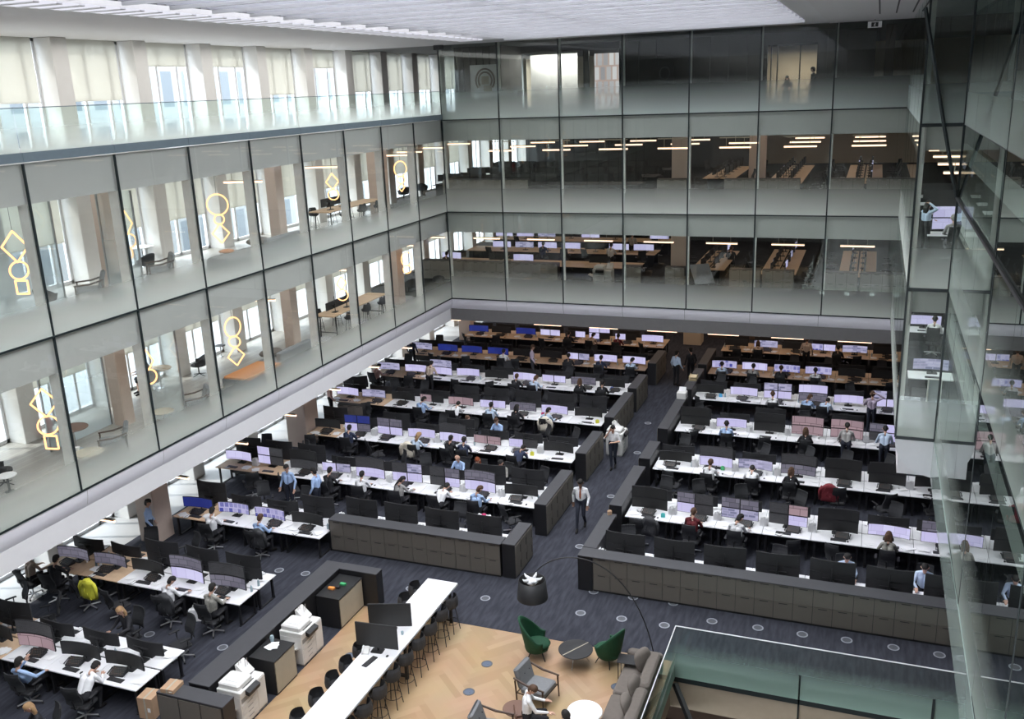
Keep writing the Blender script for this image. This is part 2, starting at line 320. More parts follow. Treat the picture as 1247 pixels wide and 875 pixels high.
# grooves of the right soffit
mb=MB()
for x in (19.6,20.15,20.7): mb.box(x,x+.05,-40,-4.5,ZT-.03,ZT-.018)
ST('trim_soffit_grooves',mb,'cab_top')
# ---- glazed cells: each is a window with its pane, its spandrel, its fin and its joints
NW=[0]
def cell(axis,a0,a1,zb,zt,c,gm,soff,infl,finl=True,jz=.05,spand=True,jm='joint',flip=1,jw=.028,jd=.03):
    """axis 'x': pane in a plane y=c from x=a0..a1; axis 'y': plane x=c, y=a0..a1; infl = inside direction (+1/-1) along the other axis"""
    NW[0]+=1; H=zt-zb
    def B(a,b,d0,d1,z0,z1,mb=None):
        mb=mb or MB(); d0,d1=sorted((c+d0*infl,c+d1*infl))
        return mb.box(a,b,d0,d1,z0-zb,z1-zb) if axis=='x' else mb.box(d0,d1,a,b,z0-zb,z1-zb)
    e=bpy.data.objects.new('window_%d'%NW[0],None); COL.objects.link(e); e.location=(0,0,zb); e['kind']='structure'
    if axis=='x': pts=[(a0,c,0),(a1,c,0),(a1,c,H),(a0,c,H)]
    else: pts=[(c,a0,0),(c,a1,0),(c,a1,H),(c,a0,H)]
    P('glass_pane',MB().add(pts,[(0,1,2,3)]),gm,e)
    if spand: P('spandrel_panel',B(a0,a1,.10,.16,soff,zt),'spandrel',e)
    j=B(a0-jw,a0+jw,-jd*.6,jd,zb,zt); B(a0,a1,-jd,jd,zb-jz/2,zb+jz/2,j); P('joint',j,jm,e)
    if finl: P('fin',B(a0-.03+(.065 if axis=='x' else 0),a0+.03+(.055 if axis=='x' else 0),.07 if axis=='y' else .035,.40 if axis=='y' else .22,zb,soff if spand else zt),'grey_fin',e)
    return e
for k in range(7):
    x0,x1=3*k,min(3*k+3,XR)
    cell('x',x0,x1,ZC,ZB,0,'pane',7.66,1); cell('x',x0,x1,ZB,ZA,0,'pane',12.1,1)
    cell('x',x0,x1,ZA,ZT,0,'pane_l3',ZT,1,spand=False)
for k in range(15):
    y1,y0=-WL*k,-WL*(k+1)
    cell('y',y0,y1,ZC,ZB,0,'pane_left',7.66,-1); cell('y',y0,y1,ZB,ZA,0,'pane_left',12.1,-1)
    NW[0]+=1; e=bpy.data.objects.new('window_%d'%NW[0],None); COL.objects.link(e); e.location=(0,0,ZA+.25); e['kind']='structure'
    P('balustrade_glass',MB().add([(0,y0+.01,0),(0,y1-.01,0),(0,y1-.01,1.08),(0,y0+.01,1.08)],[(0,1,2,3)]),'rail_glass',e)
    P('top_edge',MB().box(-.012,.012,y0+.01,y1-.01,1.08,1.10),'slab_edge',e)
    ST('trim_slab_band_%d'%(k+1),MB().box(-.10,.05,y0+.006,y1-.006,ZA+.04,ZA+.27),'slab_edge')
# side wall and the folded return of the right-hand wing
for k in range(5):
    y0,y1=YR+2.954*k,YR+2.954*(k+1)
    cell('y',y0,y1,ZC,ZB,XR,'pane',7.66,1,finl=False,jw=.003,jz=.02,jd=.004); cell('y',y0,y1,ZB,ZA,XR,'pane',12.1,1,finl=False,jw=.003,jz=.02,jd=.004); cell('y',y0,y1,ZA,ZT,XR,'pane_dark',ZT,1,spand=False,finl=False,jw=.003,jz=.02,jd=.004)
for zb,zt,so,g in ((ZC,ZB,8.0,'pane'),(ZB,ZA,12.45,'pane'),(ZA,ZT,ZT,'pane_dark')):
    cell('x',XR,XM,zb,zt,YR,g,so,1,finl=False,spand=zt<ZT,jz=.09)
    slab('trim_return_post',XR+.03,XR+.15,YR+.02,YR+.14,zb,zt,'grey_fin')
for k in range(10):
    y1,y0=YR-WL*k,YR-WL*(k+1)
    for q,(u,v) in enumerate(((ZC,ZB),(ZB,ZA),(ZA,ZT))): cell('y',y0,y1,u,v,XM,'pane_mirror',v,1,finl=False,spand=False,jz=.012,jw=.022 if k in (2,4) else .003,jd=.012 if k in (2,4) else .002)
# dark sloping bar across the return, carried on as a horizontal bar along the near glass
ST('trim_sloping_bar',MB().tube([(20.76,YR-.06,16.05),(21.45,YR-.06,13.05),(21.90,YR-.06,11.2)],.055,6),'joint')
ST('trim_near_glass_bar',MB().tube([(21.90,YR-.06,11.2),(21.90,-34,11.2)],.035,6),'black')
ST('trim_return_edge',MB().box(XM-.03,XM+.03,YR-.05,YR+.02,ZC,ZT),'joint')
# ---- bullnose fascia under level one
r=1.08; zc=ZC-.06
prof=[(0,ZC)]+[(r*(1-math.cos(a)),zc-r*math.sin(a)) for a in [PI/2*i/10 for i in range(11)]]
def nose(name,p0,p1,ind,m0=0,m1=0):
    """profile swept from p0 to p1 in plan; ind = inward direction; m0/m1 mitre slopes"""
    p0=np.array(p0,float);p1=np.array(p1,float); d=(p1-p0); Ln=np.linalg.norm(d); d/=Ln; ind=np.array(ind,float)
    n=max(1,round(Ln/3)); mb=MB()
    for s_ in range(n):
        rings=[]
        for t,ms in ((s_/n,m0 if s_==0 else 0),((s_+1)/n,m1 if s_==n-1 else 0)):
            q=p0+d*Ln*t; g=.006*(1 if t==s_/n else -1)
            rings.append([tuple(q+ind*u+d*(g+ms*u))+(z,) for u,z in prof])
        k=len(prof); vs=rings[0]+rings[1]; mb.add(vs,[(i,i+1,k+i+1,k+i) for i in range(k-1)])
    return ST(name,mb,'nose',smooth=True)
nose('trim_bullnose_left',(0,0),(0,-46),(-1,0),-1,0); nose('trim_bullnose_far',(0,0),(XR,0),(0,1),-1,1)
nose('trim_bullnose_side',(XR,YR),(XR,0),(1,0),0,1); slab('trim_near_right_fascia',XM-.02,XM+.06,-46,YR,3.1,ZC-.02,'fascia_glass')
mb=MB(); pts=[(XR+u,z) for u,z in prof if u<XM-XR]+[(XM,3.1),(XM,ZC)]
mb.add([(x,YR-.02,z) for x,z in pts],[tuple(range(len(pts)))]); mb.add([(x,YR+.1,z) for x,z in pts],[tuple(reversed(range(len(pts))))])
k=len(pts); mb.add([(x,YR-.02,z) for x,z in pts]+[(x,YR+.1,z) for x,z in pts],[(i,(i+1)%k,k+(i+1)%k,k+i) for i in range(k)]); ST('trim_return_fascia',mb,'white')
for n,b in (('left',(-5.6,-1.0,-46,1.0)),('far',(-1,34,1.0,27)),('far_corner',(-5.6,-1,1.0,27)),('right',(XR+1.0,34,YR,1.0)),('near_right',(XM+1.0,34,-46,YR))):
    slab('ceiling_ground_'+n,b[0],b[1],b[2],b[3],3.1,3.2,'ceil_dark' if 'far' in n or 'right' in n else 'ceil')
# ---- outside wall of the left wing: piers, windows, roller blinds
PY=[-18.4+3.6*i for i in range(-8,13)]
for lv,(z0,z1,bz,pm) in enumerate(((0,3.1,None,'pier'),(ZC,7.66,5.72,'pier'),(ZB,12.1,10.12,'pier'),(ZA,ZT,14.6,'pier'))):
    for i,y in enumerate(PY):
        if y>26: continue
        ST('wall_pier',MB().cb(-5.55,-4.62,y-.33,y+.33,z0,z1,.02),pm)
        if i==len(PY)-1: continue
        a,b=y+.33,y+3.27; c=(a+b)/2
        if b>26: continue
        NW[0]+=1; e=bpy.data.objects.new('window_%d'%NW[0],None); COL.objects.link(e); e['kind']='structure'
        f=MB(); 
        for yy in (a,c-.35,c+.75,b-.1): f.box(-5.42,-5.32,yy,yy+.10,z0,z1)
        f.box(-5.42,-5.32,a,b,z0,z0+.12); f.box(-5.42,-5.32,a,b,z1-.1,z1)
        P('window_frame',f,'white',e); P('glass_pane',MB().add([(-5.37,a,z0),(-5.37,b,z0),(-5.37,b,z1),(-5.37,a,z1)],[(0,1,2,3)]),'window_glass',e)
        if bz and y<12:
            short=lv==3 and i in (10,12) or lv==3 and i==9
            zb=bz if not short else 15.75
            tag(P('roller_blind',MB().box(-5.22,-5.21,a+.03,b-.22,zb,z1).box(-5.235,-5.195,a+.03,b-.22,zb-.03,zb),'blind'),
                'cream roller blind, %s, %s window from inner corner, %s upper floor'%('short' if short else 'half-drawn',ORD[max(1,13-i)] if 13-i>0 else 'beyond-corner '+ORD[min(12,i-12)],('','lowest','middle','top')[lv]),'blind','roller blinds on the outside wall')
    slab('wall_outer_spandrel',-5.62,-5.45,-46,27,z1,(ZC,ZB,ZA,17.6)[lv],'spandrel')
# buildings across the street and the pavement
slab('exterior_facade',-27,-26,-90,70,-2,19.5,'facade_out'); slab('exterior_street',-40,-5.6,-70,50,-.6,-.4,'pale_grey')
# columns
for (x,y,z0,z1,w) in [(-2.57,-10.4,0,3.2,.5),(-2.57,-19.6,0,3.2,.4),(-2.57,-28.8,0,3.2,.4),(-2.4,-10.7,ZC,7.66,.25),(-2.9,-19.9,ZC,7.66,.24),(-2.3,-11.0,ZB,12.1,.25),(-2.9,-19.4,ZB,12.1,.24),
    (10.6,5.78,ZC,7.66,.42),(10.6,5.78,ZB,12.1,.42),(13.8,10.9,ZB,12.1,.42),(10.7,9.6,0,3.2,.5),(-2.57,7.5,0,3.2,.4),(-2.3,-1.6,ZC,7.66,.33),(-2.3,-2.6,ZB,12.1,.36)]:
    ST('wall_column',MB().cb(x-w,x+w,y-w,y+w,z0,z1,.03),'pink' if not(x==10.7) else 'cream_wall')
slab('wall_core_ground',8.6,9.9,11.5,16,0,3.1,'brown_wall'); slab('wall_core_ground_right',11.3,14.2,11.0,16,0,3.1,'brown_wall'); slab('wall_core_level_two',9.9,12.4,20,26,ZB,12.1,'dark_wall')
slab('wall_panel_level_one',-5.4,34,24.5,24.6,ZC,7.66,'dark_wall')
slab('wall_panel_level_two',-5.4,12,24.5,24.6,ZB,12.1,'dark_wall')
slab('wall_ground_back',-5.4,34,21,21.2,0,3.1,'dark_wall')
# top level lobby behind the far glass
slab('wall_lobby_dark',-.6,1.95,3.2,3.4,ZA,ZT,'dark_wall')
slab('wall_lobby_dark_middle',7.2,14.6,6.4,6.6,ZA,ZT,'dark_wall'); slab('wall_lobby_dark_right',16.95,19.5,6.4,6.6,ZA,ZT,'dark_wall'); slab('wall_lobby_left_return',1.85,1.95,3.4,6.2,ZA,ZT,'dark_wall')
mb=MB()
for i in range(7): mb.box(-.5+i*.36,-.44+i*.36,3.1,3.2,ZA,ZT)
for x in (7.3,8.2,9.1,10.9,11.8,12.7,13.6,17.3,18.2,19.1): mb.box(x,x+.05,6.3,6.4,ZA,ZT)
ST('trim_lobby_fins',mb,'charcoal')
slab('wall_lobby_white_curtain',1.95,4.6,7.6,7.7,ZA,16.2,'white'); slab('wall_lobby_room_back',4.3,7.2,12,12.1,ZA,16.2,'room_glow'); slab('trim_lobby_mullion',5.35,5.65,6.2,6.35,ZA,16.2,'cab_black')
slab('trim_lobby_head',1.9,7.3,6.1,6.3,16.2,ZT,'charcoal')
slab('wall_meeting_back',13.5,18,13,13.1,ZA,16,'cream_wall'); slab('trim_meeting_head',14.5,17.1,6.4,6.6,16,ZT,'charcoal')
mb=MB()
for x in (14.75,15.05,16.1,16.9): mb.box(x,x+.05,6.4,6.5,ZA,16)
ST('trim_meeting_mullions',mb,'cab_black')
slab('wall_lobby_far_right',19.9,20.3,4,4.2,ZA,ZT,'brown_wall')
# ================================================================== furniture kinds
BW=1.47; DD=.87
def mk_desk(top='desk_white'):
    t=T('desk','','desk')
    P('desk_top',MB().cb(-BW/2+.006,BW/2-.006,0,DD,.715,.745,.006),top,t)
    for x in (-.62,.62):
        P('leg',MB().box(x-.03,x+.03,.08,.14,.02,.715).box(x-.03,x+.03,DD-.14,DD-.08,.02,.715).box(x-.03,x+.03,.05,DD-.05,.0,.03).box(x-.025,x+.025,.08,DD-.08,.67,.715),'black',t)
    P('modesty_panel',MB().box(-BW/2+.05,BW/2-.05,DD-.05,DD-.03,.18,.70),'cab_black',t)
    P('cable_tray',MB().box(-.5,.5,DD-.26,DD-.08,.60,.62).box(-.5,.5,DD-.27,DD-.26,.60,.67),'black',t)
    return t
def mk_chair():
    t=T('office_chair','','chair')           # faces +y
    s=MB().cb(-.25,.25,-.22,.26,.40,.465,.05); P('seat',s,'black_soft',t)
    b=MB(); rows=[]
    for j in range(7):
        z=.60+.55*j/6; w=.235-.035*abs(j/6-.35); yb=-.27-.10*j/6+.03*math.sin(j)
        rows.append([(-w+2*w*i/6,yb-.05*(1-(i/3-1)**2)+.0,z) for i in range(7)])
    vs=[p for r_ in rows for p in r_]; fs=[(j*7+i,j*7+i+1,(j+1)*7+i+1,(j+1)*7+i) for j in range(6) for i in range(6)]
    vs2=[(x,y-.03,z) for x,y,z in vs]; n=len(vs); b.add(vs+vs2,fs+[tuple(n+q for q in reversed(f)) for f in fs]+[(i,n+i,n+i+1,i+1) for i in range(6)]+[(42+i,43+i,n+43+i,n+42+i) for i in range(6)]+[(7*j,7*j+7,n+7*j+7,n+7*j) for j in range(6)]+[(7*j+6,n+7*j+6,n+7*j+13,7*j+13) for j in range(6)])
    P('backrest',b,'mesh_black',t)
    P('back_support',MB().tube([(0,-.1,.44),(0,-.30,.46),(0,-.37,.75)],.022,6),'black',t)
    P('gas_lift',MB().tube([(0,0,.44),(0,0,.09)],[.03,.025],8),'chrome',t)
    bs=MB()
    for k in range(5):
        a=2*PI*k/5+.3; bs.tube([(0,0,.11),(.30*math.cos(a),.30*math.sin(a),.075)],[.028,.018],6)
    P('star_base',bs,'steel',t)
    for k in range(5):
        a=2*PI*k/5+.3; P('caster',MB().ell((.30*math.cos(a),.30*math.sin(a),.03),.03,.03,.03,8,5),'black',t)
    for s_ in (-1,1): P('armrest',MB().tube([(s_*.25,-.05,.46),(s_*.31,-.05,.50),(s_*.31,-.05,.68)],.015,6).cb(s_*.31-.035,s_*.31+.035,-.14,.16,.68,.71,.01),'black',t)
    return t
def mk_chair_plain():
    t=mk_chair(); return t
def curved(w,h,z0,sag,th,n=8):
    """screen body: front face (towards -y) and shell"""
    X=[-w/2+w*i/n for i in range(n+1)]; Y=[-sag*(2*x/w)**2 for x in X]
    b=MB(); k=n+1
    vs=[(x,y,z0) for x,y in zip(X,Y)]+[(x,y,z0+h) for x,y in zip(X,Y)]+[(x,y+th,z0) for x,y in zip(X,Y)]+[(x,y+th,z0+h) for x,y in zip(X,Y)]
    for i in range(n):
        b.add([],[],0)
    base=0
    fs=[(i,i+1,k+i+1,k+i) for i in range(n)]; fb=[(2*k+i+1,2*k+i,3*k+i,3*k+i+1) for i in range(n)]
    ft=[(k+i,k+i+1,3*k+i+1,3*k+i) for i in range(n)]; fbt=[(i+1,i,2*k+i,2*k+i+1) for i in range(n)]
    b.add(vs,fs+fb+ft+fbt+[(0,k,3*k,2*k),(n,2*k+n,3*k+n,k+n)],0); m_=.012
    lit=[(x*(1-2*m_/w),y-.004,z0+m_) for x,y in zip(X,Y)]+[(x*(1-2*m_/w),y-.004,z0+h-m_) for x,y in zip(X,Y)]
    d=MB().add(lit,[(i,i+1,k+i+1,k+i) for i in range(n)])
    return b,d
SCALE_Z=1.0
def mk_array(kind):
    t=T('monitor_array','','monitor')      # screens face -y
    P('stand',MB().cb(-.16,.16,-.02,.20,.745,.765,.02).tube([(0,.10,.76),(0,.10,1.05 if kind=='U' else 1.45)],.02,8).box(-.05,.05,.02,.12,.98,1.06).box(-.25,.25,.085,.115,1.10,1.13),'black',t)
    def scr(b,d,loc=(0,0,0)):
        o=P('screen',b,'black_soft',t,loc); P('display',d,'scr_white',o); return o
    if kind=='U': scr(*curved(1.2,.37,.90,.07,.035))
    elif kind=='UU':
        for z in (.86,1.245): scr(*curved(1.2,.37,z,.07,.035))
    elif kind=='Q':
        for z in (.86,1.22):
            for x in (-.30,.30): scr(*curved(.585,.345,z,.0,.03,2),loc=(x,0,0))
    elif kind=='D':
        for x in (-.30,.30): scr(*curved(.585,.345,.90,.0,.03,2),loc=(x,0,0))
    return t
K={}
def kind(n,f):
    if n not in K: K[n]=Kind(f)
    return K[n]
LIT=['scr_white','scr_white','scr_text','scr_text','scr_mix','scr_grey','scr_white']
def array(style,loc,rz,label,group,disp):
    o=kind('arr'+style,lambda:mk_array(style)).place(loc,rz,label,group)
    for s_,m_ in zip(KIDS[o.name],[None]+disp): 
        if m_ is None: continue
        for d in KIDS.get(s_.name,[]): paint(d,0,m_)
    return o
def mk_keyboard():
    t=T('keyboard','','keyboard'); P('case',MB().cb(-.23,.23,-.075,.075,.0,.02,.008),'charcoal',t); P('key_field',MB().box(-.215,.215,-.062,.062,.02,.026),'keys',t); return t
def mk_turret():
    t=T('dealer_board','','telephone')
    m_=MB().loft([[(-.20,-.13,0),(.20,-.13,0),(.20,.13,0),(-.20,.13,0)],[(-.20,-.13,.03),(.20,-.13,.03),(.20,.13,.13),(-.20,.13,.13)]]); P('case',m_,'black_soft',t)
    P('button_field',MB().add([(-.18,-.11,.040),(.18,-.11,.040),(.18,.11,.124),(-.18,.11,.124)],[(0,1,2,3)]),'turret_keys',t)
    for s_ in (-1,1): P('handset',MB().tube([(s_*.235,-.11,.045),(s_*.235,-.09,.06),(s_*.235,.09,.09),(s_*.235,.11,.085)],[.024,.014,.014,.024],6),'black',t)
    return t
def mk_mouse(): 
    o=P('computer_mouse',MB().ell((0,0,.014),.032,.055,.016,10,6),'black'); return tag(o,'','mouse')
def mk_papers(seed):
    r_=random.Random(seed); m_=MB()
    for k in range(5+seed%3):
        a=r_.uniform(-.5,.5); ox,oy=r_.uniform(-.05,.05),r_.uniform(-.04,.04); s0=len(m_.v)
        m_.box(-.105+ox,.105+ox,-.148+oy,.148+oy,k*.004,k*.004+.0035); m_.xf(rotz(a,ox,oy),s0)
    o=P('paper_stack',m_,'paper'); return tag(o,'','papers')
def mk_files():
    t=T('file_holder','','file holder'); m_=MB().box(-.12,.12,-.10,.10,0,.01).box(-.12,-.11,-.10,.10,0,.20).box(.11,.12,-.10,.10,0,.20).box(-.12,.12,.09,.10,0,.24); P('tray',m_,'white',t)
    q=MB(); r_=random.Random(5)
    for k in range(8):
        x=-.10+k*.026; h=.22+r_.random()*.09; q.box(x,x+.012+r_.random()*.01,-.09,.08,.012,h)
    P('folders',q,'paper',t); return t
def mk_note():
    t=T('notebook','','notebook'); P('cover',MB().cb(-.09,.09,-.125,.125,0,.014,.004),'charcoal',t); P('pages',MB().box(-.084,.088,-.12,.12,.014,.017),'paper',t); P('pen',MB().tube([(-.03,-.1,.022),(.05,.08,.022)],.005,5),'black',t); return t
def mk_cup():
    t=T('paper_cup','','cup'); P('body',MB().lathe([(.028,0),(.038,.10)],n=12),'paper',t); P('lid',MB().lathe([(.040,.098),(.040,.108),(.030,.112)],n=12),'white',t); return t
def mk_bottle():
    t=T('water_bottle','','bottle'); P('body',MB().lathe([(.034,0),(.035,.13),(.030,.16),(.014,.19),(.013,.21)],n=12),'bottle',t); P('cap',MB().lathe([(.015,.205),(.015,.225)],n=12),'white',t); return t
# hanging garments draped over chair backs
def mk_coat(m_):
    rings=[]
    for j in range(9):
        z=1.20-.62*j/8; w=.10+.17*min(1,j/1.5); d=.09+.02*math.sin(j*1.3)
        rings.append([(w*math.cos(a)*(1+.06*math.sin(3*a+j)),-.33+.0+d*math.sin(a)*(1+.15*math.sin(5*a+j)),z) for a in [2*PI*i/18 for i in range(18)]])
    b=MB().loft(rings); b.tube([(-.22,-.33,1.10),(-.30,-.35,.95),(-.29,-.34,.62)],[.06,.055,.04],8).tube([(.22,-.33,1.10),(.30,-.35,.95),(.29,-.34,.62)],[.06,.055,.04],8)
    for q in range(4): b.tube([(-.12+.08*q,-.43,1.1-.15*q)]+[(-.20+.13*q,-.44,.9-.1*q)],.012,5)
    return P('jacket',b,m_,smooth=True)
# ------------------------------------------------------------------ people
def capsules_mesh(caps,vox,name):
    b=MB()
    for (p0,r0,p1,r1,mi) in caps:
        p0,p1=Vector(p0),Vector(p1); d=(p1-p0); L_=d.length
        if L_<1e-5: b.ell(tuple(p0),r0,r0,r0,14,8); continue
        d/=L_; pts=[];rs=[]
        for k in range(5): a=-PI/2+PI/2*k/4; pts.append(p0+d*(r0*math.sin(a)*.999)); rs.append(max(.0005,r0*math.cos(a)))
        for k in range(5): a=PI/2*k/4; pts.append(p1+d*(r1*math.sin(a)*.999)); rs.append(max(.0005,r1*math.cos(a)))
        b.tube(pts,rs,14)
    me=bpy.data.meshes.new(name); me.from_pydata(b.v,[],b.f); o=bpy.data.objects.new('tmp',me); COL.objects.link(o)
    md=o.modifiers.new('r','REMESH'); md.mode='VOXEL'; md.voxel_size=vox
    sm=o.modifiers.new('s','SMOOTH'); sm.iterations=2; sm.factor=.4
    dg=bpy.context.evaluated_depsgraph_get(); out=bpy.data.meshes.new_from_object(o.evaluated_get(dg)); out.name=name
    bpy.data.objects.remove(o); bpy.data.meshes.remove(me)
    n=len(out.polygons); ce=np.empty(n*3); out.polygons.foreach_get('center',ce); ce=ce.reshape(-1,3); best=np.full(n,1e9); mi=np.zeros(n,int)
    for (p0,r0,p1,r1,m_) in caps:
        p0=np.array(p0,float);p1=np.array(p1,float); d=p1-p0; L2=max(1e-9,d@d); t=np.clip(((ce-p0)@d)/L2,0,1)
        ds=np.linalg.norm(ce-(p0+t[:,None]*d),axis=1)-(r0+(r1-r0)*t); q=ds<best; best[q]=ds[q]; mi[q]=m_
    out.polygons.foreach_set('use_smooth',[True]*n)
    return out,mi
def hand(caps,w,d,curl,side,s=1.):
    """palm at wrist w, direction d, five fingers; side=+1 right hand"""
    w=Vector(w); d=Vector(d).normalized(); a=Vector((0,0,1)) if abs(d.z)<.8 else Vector((0,1,0)); lat=d.cross(a).normalized()*side; nrm=lat.cross(d).normalized()*side
    if nrm.z>0 and abs(d.z)<.8: nrm=-nrm
    for k in (-1,0,1): caps.append((w+lat*.022*k+d*.01,.015,w+lat*.027*k+d*.085,.013,0))
    for k,Ln in enumerate((.078,.085,.080,.062)):
        b0=w+d*.088+lat*(.031-.0205*k); d1=(d+nrm*curl).normalized(); b1=b0+d1*Ln*.55; d2=(d+nrm*curl*2.6).normalized(); caps.append((b0,.0095,b1,.0088,0)); caps.append((b1,.0088,b1+d2*Ln*.45,.0075,0))
    t0=w+lat*.026+d*.02; t1=t0+(lat*.9+d*.8).normalized()*.045; caps.append((t0,.013,t1,.011,0)); caps.append((t1,.011,t1+(d+lat*.15+nrm*.3).normalized()*.034,.009,0))
def body(J,short=False,tie=False,skirt=False,female=False):
    """J: joints dict. returns caps; material 0 skin 1 shirt 2 trousers 3 shoes 4 eyes 5 lips"""
    C=[]; V=Vector; hp=V(J['hip']); ch=V(J['chest']); nk=V(J['neck']); hd=V(J['head']); la=V(J.get('lat',(1,0,0))).normalized(); f=V(J.get('face',(0,1,0))).normalized(); u=(hd-nk).normalized()
    wd=.85 if female else 1
    for s_ in (-1,1):
        C.append((hp+la*.085*s_,.105,hp+la*.07*s_+(ch-hp)*.35,.10,2)); C.append((hp+(ch-hp)*.30+la*.06*s_,.098*wd+.005,ch+la*.075*s_,.108*wd,1)); C.append((ch+la*.08*s_,.10*wd,ch+(nk-ch)*.45+la*.10*s_*wd,.072,1))
        sh=ch+(nk-ch)*.55+la*.175*s_*wd; C.append((nk+la*.03*s_-u*.03,.045,sh,.056,1))
        R_='r' if s_>0 else 'l'; el=V(J['elbow_'+R_]); wr=V(J['wrist_'+R_])
        C.append((sh,.056,el,.042,1)); 
        C.append((el,.042 if not short else .038,wr,.030 if not short else .026,1 if not short else 0))
        dv=V(J.get('hand_'+R_,tuple(wr-el))).normalized(); C.append((wr-dv*.01,.024,wr+dv*.02,.024,0)); hand(C,wr+dv*.015,dv,J.get('curl_'+R_,.35),s_)
        kn=V(J['knee_'+R_]); an=V(J['ankle_'+R_]); to=V(J['toe_'+R_]); lm=2
        C.append((hp+la*.09*s_,.095,kn,.060,2)); C.append((kn,.058,an+(kn-an)*.12,.045 if not skirt else .038,0 if skirt else 2)); C.append((an+(kn-an)*.1,.042,an,.040,0 if skirt else 2))
        C.append((an+V((0,0,-.03)),.042,an+(to-an)*.35+V((0,0,-.015)),.042,3)); C.append((an+(to-an)*.3+V((0,0,-.02)),.042,to,.034,3))
    C.append((nk-u*.03,.052,nk+u*.07,.048,0))
    if skirt:
        for s_ in (-1,1): C.append((hp+la*.07*s_,.11,V(J['knee_r' if s_>0 else 'knee_l']),.085,2))
    hc=hd+u*.09; l2=f.cross(u).normalized()
    C+= [(hc-u*.055+f*.018,.062,hc+u*.035,.086,0),(hc+u*.01-f*.02,.088,hc+u*.03,.086,0),(hc-u*.095+f*.045,.030,hc-u*.085+f*.03,.042,0)]
    C.append((hc+f*.088+u*.005,.011,hc+f*.104-u*.022,.015,0))
    for s_ in (-1,1): C.append((hc+f*.078+l2*.032*s_+u*.008,.012,hc+f*.079+l2*.033*s_+u*.008,.012,4)); C.append((hc+l2*.088*s_-u*.02-f*.005,.014,hc+l2*.093*s_+u*.02-f*.01,.016,0))
    C.append((hc+f*.084-u*.052-l2*.018,.0085,hc+f*.084-u*.052+l2*.018,.0085,5))
    if tie: C.append((nk+f*.075-u*.03,.022,ch+V((0,.125,-.10)),.032,6)); C.append((ch+V((0,.125,-.10)),.032,hp+V((0,.11,.16)),.022,6))
    return C
def hair(J,style):
    V=Vector; nk=V(J['neck']); hd=V(J['head']); f=V(J.get('face',(0,1,0))).normalized(); u=(hd-nk).normalized(); hc=hd+u*.09; l2=f.cross(u).normalized()
    C=[(hc+u*.045-f*.028,.088,hc+u*.052+f*.008,.084,0),(hc-f*.040+u*.0,.082,hc-f*.045-u*.035,.068,0)]
    for s_ in (-1,1): C.append((hc+l2*.062*s_+u*.03-f*.01,.034,hc+l2*.066*s_-u*.0-f*.03,.030,0))
    if style=='long':
        for s_ in (-1,0,1): C.append((hc+l2*.055*s_-f*.045,.052,hc+l2*.065*s_-f*.095+V((0,0,-.12)),.046,0)); C.append((hc+l2*.065*s_-f*.095+V((0,0,-.12)),.046,hc+l2*.065*s_-f*.10+V((0,0,-.25)),.036,0))
    if style=='tail': C.append((hc-f*.11+u*.02,.035,hc-f*.14-u*.20,.022,0))
    if style=='bald': C=[(hc-f*.035-u*.02,.075,hc-f*.04-u*.04,.066,0)]
    return C
S=1.05
